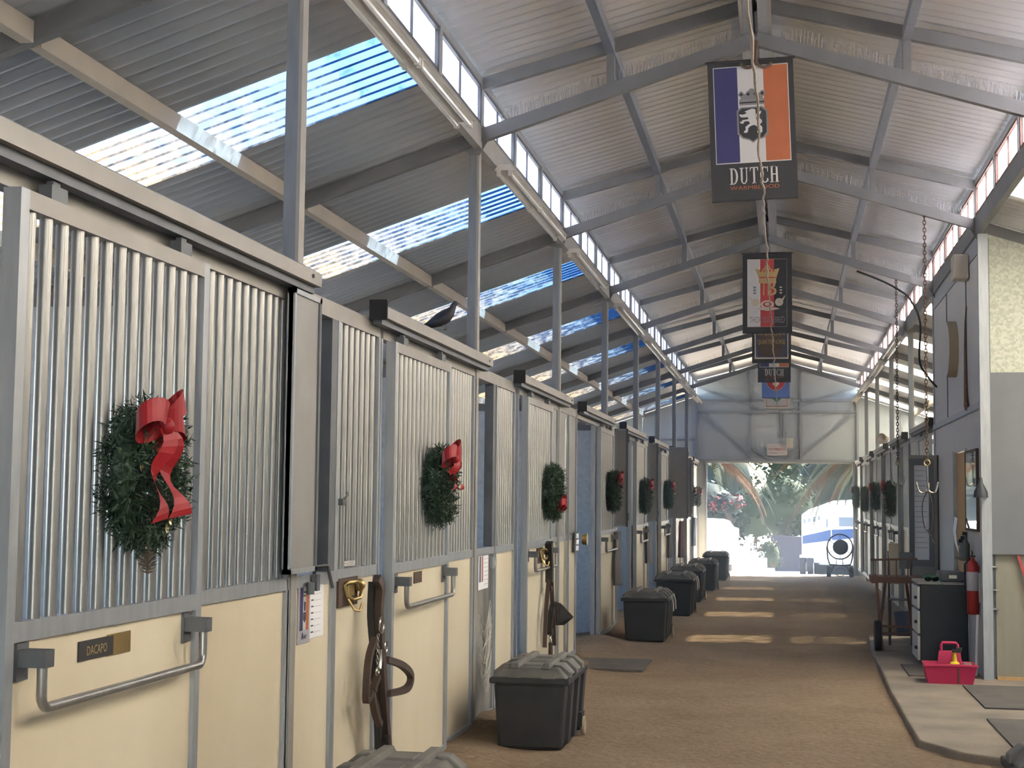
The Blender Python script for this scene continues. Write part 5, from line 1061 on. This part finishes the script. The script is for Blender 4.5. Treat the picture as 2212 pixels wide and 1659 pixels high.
for i, (y, z, h, m, nm) in enumerate(((13.75, 1.02, .16, 'bucket_blue', 'dark blue'), (13.62, 1.02, .20, 'bucket_black', 'dark green'), (13.9, 1.02, .13, 'tarp', 'grey'))):
    b = thing('spray_bottle', f'{nm} spray bottle on the wall shelf below the mirror', 'bottle', (B-.06, y, z), group='bottles on the wall shelf'); MB().lathe([(0, 0), (.03, 0), (.032, .01), (.032, h*.6), (.012, h*.8), (.012, h)], (0, 0, 0), 14).obj('bottle_body', m, b, smooth=True); MB().box(-.03, .012, -.01, .01, h, h+.03).obj('spray_head', 'black_rubber', b)
shf = thing('wall_shelf', 'small wall shelf carrying bottles below the mirror', 'shelf', (B, 13.5, 1.0)); MB().box(-.11, -.0, 0, .5, 0, .018).obj('shelf_board', 'wood_dark', shf); MB().box(-.09, -.0, .05, .07, -.08, 0).obj('bracket', 'galv', shf)
# fittings on the upper wall
spk = thing('wall_speaker', 'beige box loudspeaker high on the tack room wall', 'speaker', (B-.14, 13.6, 3.50)); MB().box(0, .135, 0, .20, 0, .22).obj('speaker_box', 'speaker_beige', spk, bevel=.012); MB().box(.012, .13, -.006, 0, .012, .208).obj('grille', 'speaker_beige', spk); MB().box(.135, .15, .05, .15, .08, .14).obj('wall_bracket', 'galv_dark', spk)
dc = thing('round_drum_sign', 'round white faced drum with tan rim on the tack room wall', 'sign', (B, 14.75, 2.98))
MB().lathe([(.0, 0), (.27, 0), (.27, -.085), (.0, -.085)], (0, 0, 0), 36, 'x').obj('drum_rim', 'disc_tan', dc, smooth=True); MB().lathe([(0, -.0855), (.262, -.0855), (.262, -.09), (0, -.09)], (0, 0, 0), 36, 'x').obj('drum_face', 'panel_white', dc)
wp = thing('hanging_whip', 'long reddish brown whip hanging on the tack room wall', 'whip', (B-.025, 13.65, 0)); MB().tube([(0, 0, 3.25), (0, .1, 3.12), (0, .13, 2.9), (0, .12, 2.5), (0, .1, 2.37)], [.006, .008, .012, .018, .022], 8).obj('whip_shaft', 'rust', wp, smooth=True); MB().tube([(0, .1, 2.40), (0, .1, 2.37), (0, .1, 2.33)], [.023, .025, .015], 8).obj('whip_handle', 'wood_red', wp)
lc = thing('sconce', 'small dark cone lamp on the corner post', 'lamp', (B-.02, 12.93, 1.55)); MB().lathe([(.0, .17), (.012, .165), (.02, .12), (.055, .05), (.06, .0), (.0, .01)], (0, -.04, 0), 16).obj('shade', 'cabinet', lc, smooth=True); MB().box(-.01, .01, -.04, .0, .12, .14).obj('bracket', 'galv_dark', lc)
# chains with tack hooks
def tack_hook(label, x, y, ztop, zring, ztip, arm, loop=False):
    t = thing('tack_hook', label, 'tack hook', (x, y, 0), group='chains with tack cleaning hooks')
    g = MB(); chain(g, (0, 0, ztop), (0, 0, zring), .045, .0045, .012); g.obj('chain', 'rust', t)
    g = MB(); ring(g, (0, 0, zring-.02), 0, .024, .005, 14, rx=.024); g.obj('top_ring', 'brass', t, smooth=True); MB().tube([(0, 0, zring-.04), (0, 0, ztip)], .006, 8).obj('shaft', 'galv_dark', t)
    for s in (-1, 1): MB().tube(smooth_pts([(0, 0, ztip), (s*arm*.35, 0, ztip-.03), (s*arm*.75, 0, ztip-.02), (s*arm, 0, ztip+.06)]), .0075, 8).obj('prong', 'nickel', t, smooth=True)
    MB().tube(smooth_pts([(0, 0, ztip), (0, -.05, ztip-.03), (0, -.09, ztip-.01), (0, -.11, ztip+.05)]), .0075, 8).obj('prong', 'nickel', t, smooth=True)
    if loop: g = MB(); g.tube(smooth_pts([(.0, 0, ztip-.02), (-.04, -.005, ztip-.12), (-.035, 0, ztip-.28), (.0, 0, ztip-.36), (.035, 0, ztip-.30), (.04, 0, ztip-.14), (.01, 0, ztip-.02)]), .005, 6); g.tube(smooth_pts([(.0, 0, ztip-.34), (.02, 0, ztip-.40), (.06, 0, ztip-.48)]), .005, 6); g.ball((.02, 0, ztip-.34), .012, 6); g.obj('cord_loop', 'cable', t, smooth=True)
tack_hook('nearer chain with three pronged tack hook and cord loop', 1.195, 12.99, 3.98, 1.86, 1.62, .09, True)
tack_hook('farther chain with tack hook in front of the gold trimmed wreath', 1.222, 16.62, 4.0, 1.95, 1.72, .075)
cbm = MB().tube(smooth_pts([(.80, 16.58, 4.04), (1.07, 16.55, 3.92), (1.267, 16.52, 3.80), (1.364, 16.5, 3.70), (1.46, 16.48, 3.45), (1.446, 16.45, 3.04), (1.52, 16.42, 2.87), (1.62, 16.4, 2.74)]), .011, 8).obj('power_cable', 'cable', smooth=True); tag(cbm, 'black power cable drooping from the truss to the tack room wall', 'cable')
# rubber mats on the slab
for i, (b, l) in enumerate((((1.40, 3.2, 11.1, 12.45), 'grey rubber mat before the end wall'), ((1.34, 3.2, 9.3, 10.55), 'brown rubber mat at the right edge of the slab'), ((1.03, 1.60, 13.0, 13.88), 'small mat beside the metal cabinet'))):
    o = MB().box(b[0], b[1], b[2], b[3], PZ, PZ+.012).obj('rubber_mat', 'rubber_mat'); tag(o, l, 'mat')
fl = thing('flood_lamp', 'beige flood lamp on top of the right stall fronts', 'lamp', (1.60, 23.9, 2.44)); MB().lathe([(.03, -.02), (.045, .0), (.05, .08), (.085, .15), (.08, .155), (0, .13)], (.02, 0, .06), 14, 'y').obj('lamp_head', 'lamp_beige', fl, smooth=True); MB().box(0, .03, -.02, .02, 0, .05).obj('bracket', 'galv', fl)
fl.rotation_euler = (0, 0, R(150))
# gable signs
ns = thing('no_smoking_sign', 'white sign with red letters reading NO SMOKING above the far doorway', 'sign', (-.37, YG-.075, 2.545)); MB().box(0, .445, 0, .012, 0, .275).obj('sign_board', 'sign_white', ns, bevel=.01)
text('lettering', 'ABSOLUTELY', .03, .30, 'sign_red', ns, (.07, -.001, .205), (1, 0, 0), (0, 0, 1)); text('lettering', 'NO SMOKING', .07, .385, 'sign_red', ns, (.03, -.001, .11), (1, 0, 0), (0, 0, 1)); text('lettering', 'IN STABLE AREA', .025, .36, 'sign_red', ns, (.045, -.001, .05), (1, 0, 0), (0, 0, 1))
jb = thing('junction_box', 'small cream box beside the no smoking sign', 'box', (.05, YG-.075, 2.72)); MB().box(0, .155, -.03, .0, 0, .22).obj('box_body', 'print_cream', jb, bevel=.008); MB().box(.02, .135, -.034, -.03, .03, .19).obj('box_lid', 'print_cream', jb)
br_ = thing('strip_lamp', 'short white strip lamp on the gable above the sign', 'lamp', (-.17, YG-.09, 3.535)); MB().tube([(0, 0, 0), (.34, 0, 0)], .012, 8).obj('tube', 'tube_glass', br_, smooth=True); MB().lathe([(.0, -.03), (.05, -.03), (.05, .02), (0, .02)], (.14, .02, -.0), 14, 'y').obj('lamp_hub', 'galv', br_)
# big drum fan on wheels in the doorway
fn = thing('drum_fan', 'dark wheeled drum fan standing at the right of the far doorway', 'fan', (1.20, 33.2, zfl(33.2)))
g = MB(); ring(g, (0, 0, .66), 0, .27, .016, 28, rx=.27); ring(g, (0, .16, .66), 0, .27, .012, 28, rx=.27); g.obj('fan_hoop', 'cable', fn, smooth=True)
MB().lathe([(0, -.05), (.16, -.05), (.17, .0), (.16, .15), (0, .15)], (.01, 0, .65), 20, 'y').obj('motor_drum', 'cabinet', fn, smooth=True)
for a in (30, 90, 150, 210, 270, 330): MB().bar((.16*math.cos(R(a)), .02, .65+.16*math.sin(R(a))), (.27*math.cos(R(a)), .02, .66+.27*math.sin(R(a))), .014, .014, up=(0, 1, 0)).obj('fan_spoke', 'cable', fn)
for s in (-1, 1):
    MB().tube([(s*.28, .05, .66), (s*.26, .05, .40), (s*.22, .05, .27), (0, .05, .25)], .016, 8).obj('frame_tube', 'cable', fn, smooth=True); MB().tube([(s*.12, .05, .26), (s*.20, .05, .10)], .016, 8).obj('frame_tube', 'cable', fn)
    MB().lathe([(.03, -.04), (.11, -.045), (.11, .045), (.03, .04)], (s*.24, .05, .11), 18, 'x').obj('wheel', 'tyre', fn)
for x in (-.08, .06): MB().bar((x, .05, .26), (x, .05, .42), .014, .014, up=(0, 1, 0)).obj('frame_tube', 'cable', fn)
g = MB(); ring(g, (0, .05, .11), 0, .09, .01, 18, rx=.11); g.obj('coiled_cord', 'cable', fn)

# ------------------------------------------------------------------ dusty air in the far half of the barn
def dust():
    m = bpy.data.materials.new('dust_air'); m.use_nodes = True; t = m.node_tree; t.nodes.clear()
    o = t.nodes.new('ShaderNodeOutputMaterial'); v = t.nodes.new('ShaderNodeVolumeScatter'); v.inputs['Color'].default_value = (.90, .94, 1, 1); v.inputs['Density'].default_value = .032; v.inputs['Anisotropy'].default_value = .6
    t.links.new(v.outputs[0], o.inputs['Volume']); MT['dust_air'] = m
    tag(MB().box(A+.06, B-.06, 13.2, YG-.1, -.3, 4.2).obj('dust_haze', 'dust_air'), 'pale dusty haze in the air down the aisle', 'haze', kind='stuff')
dust()
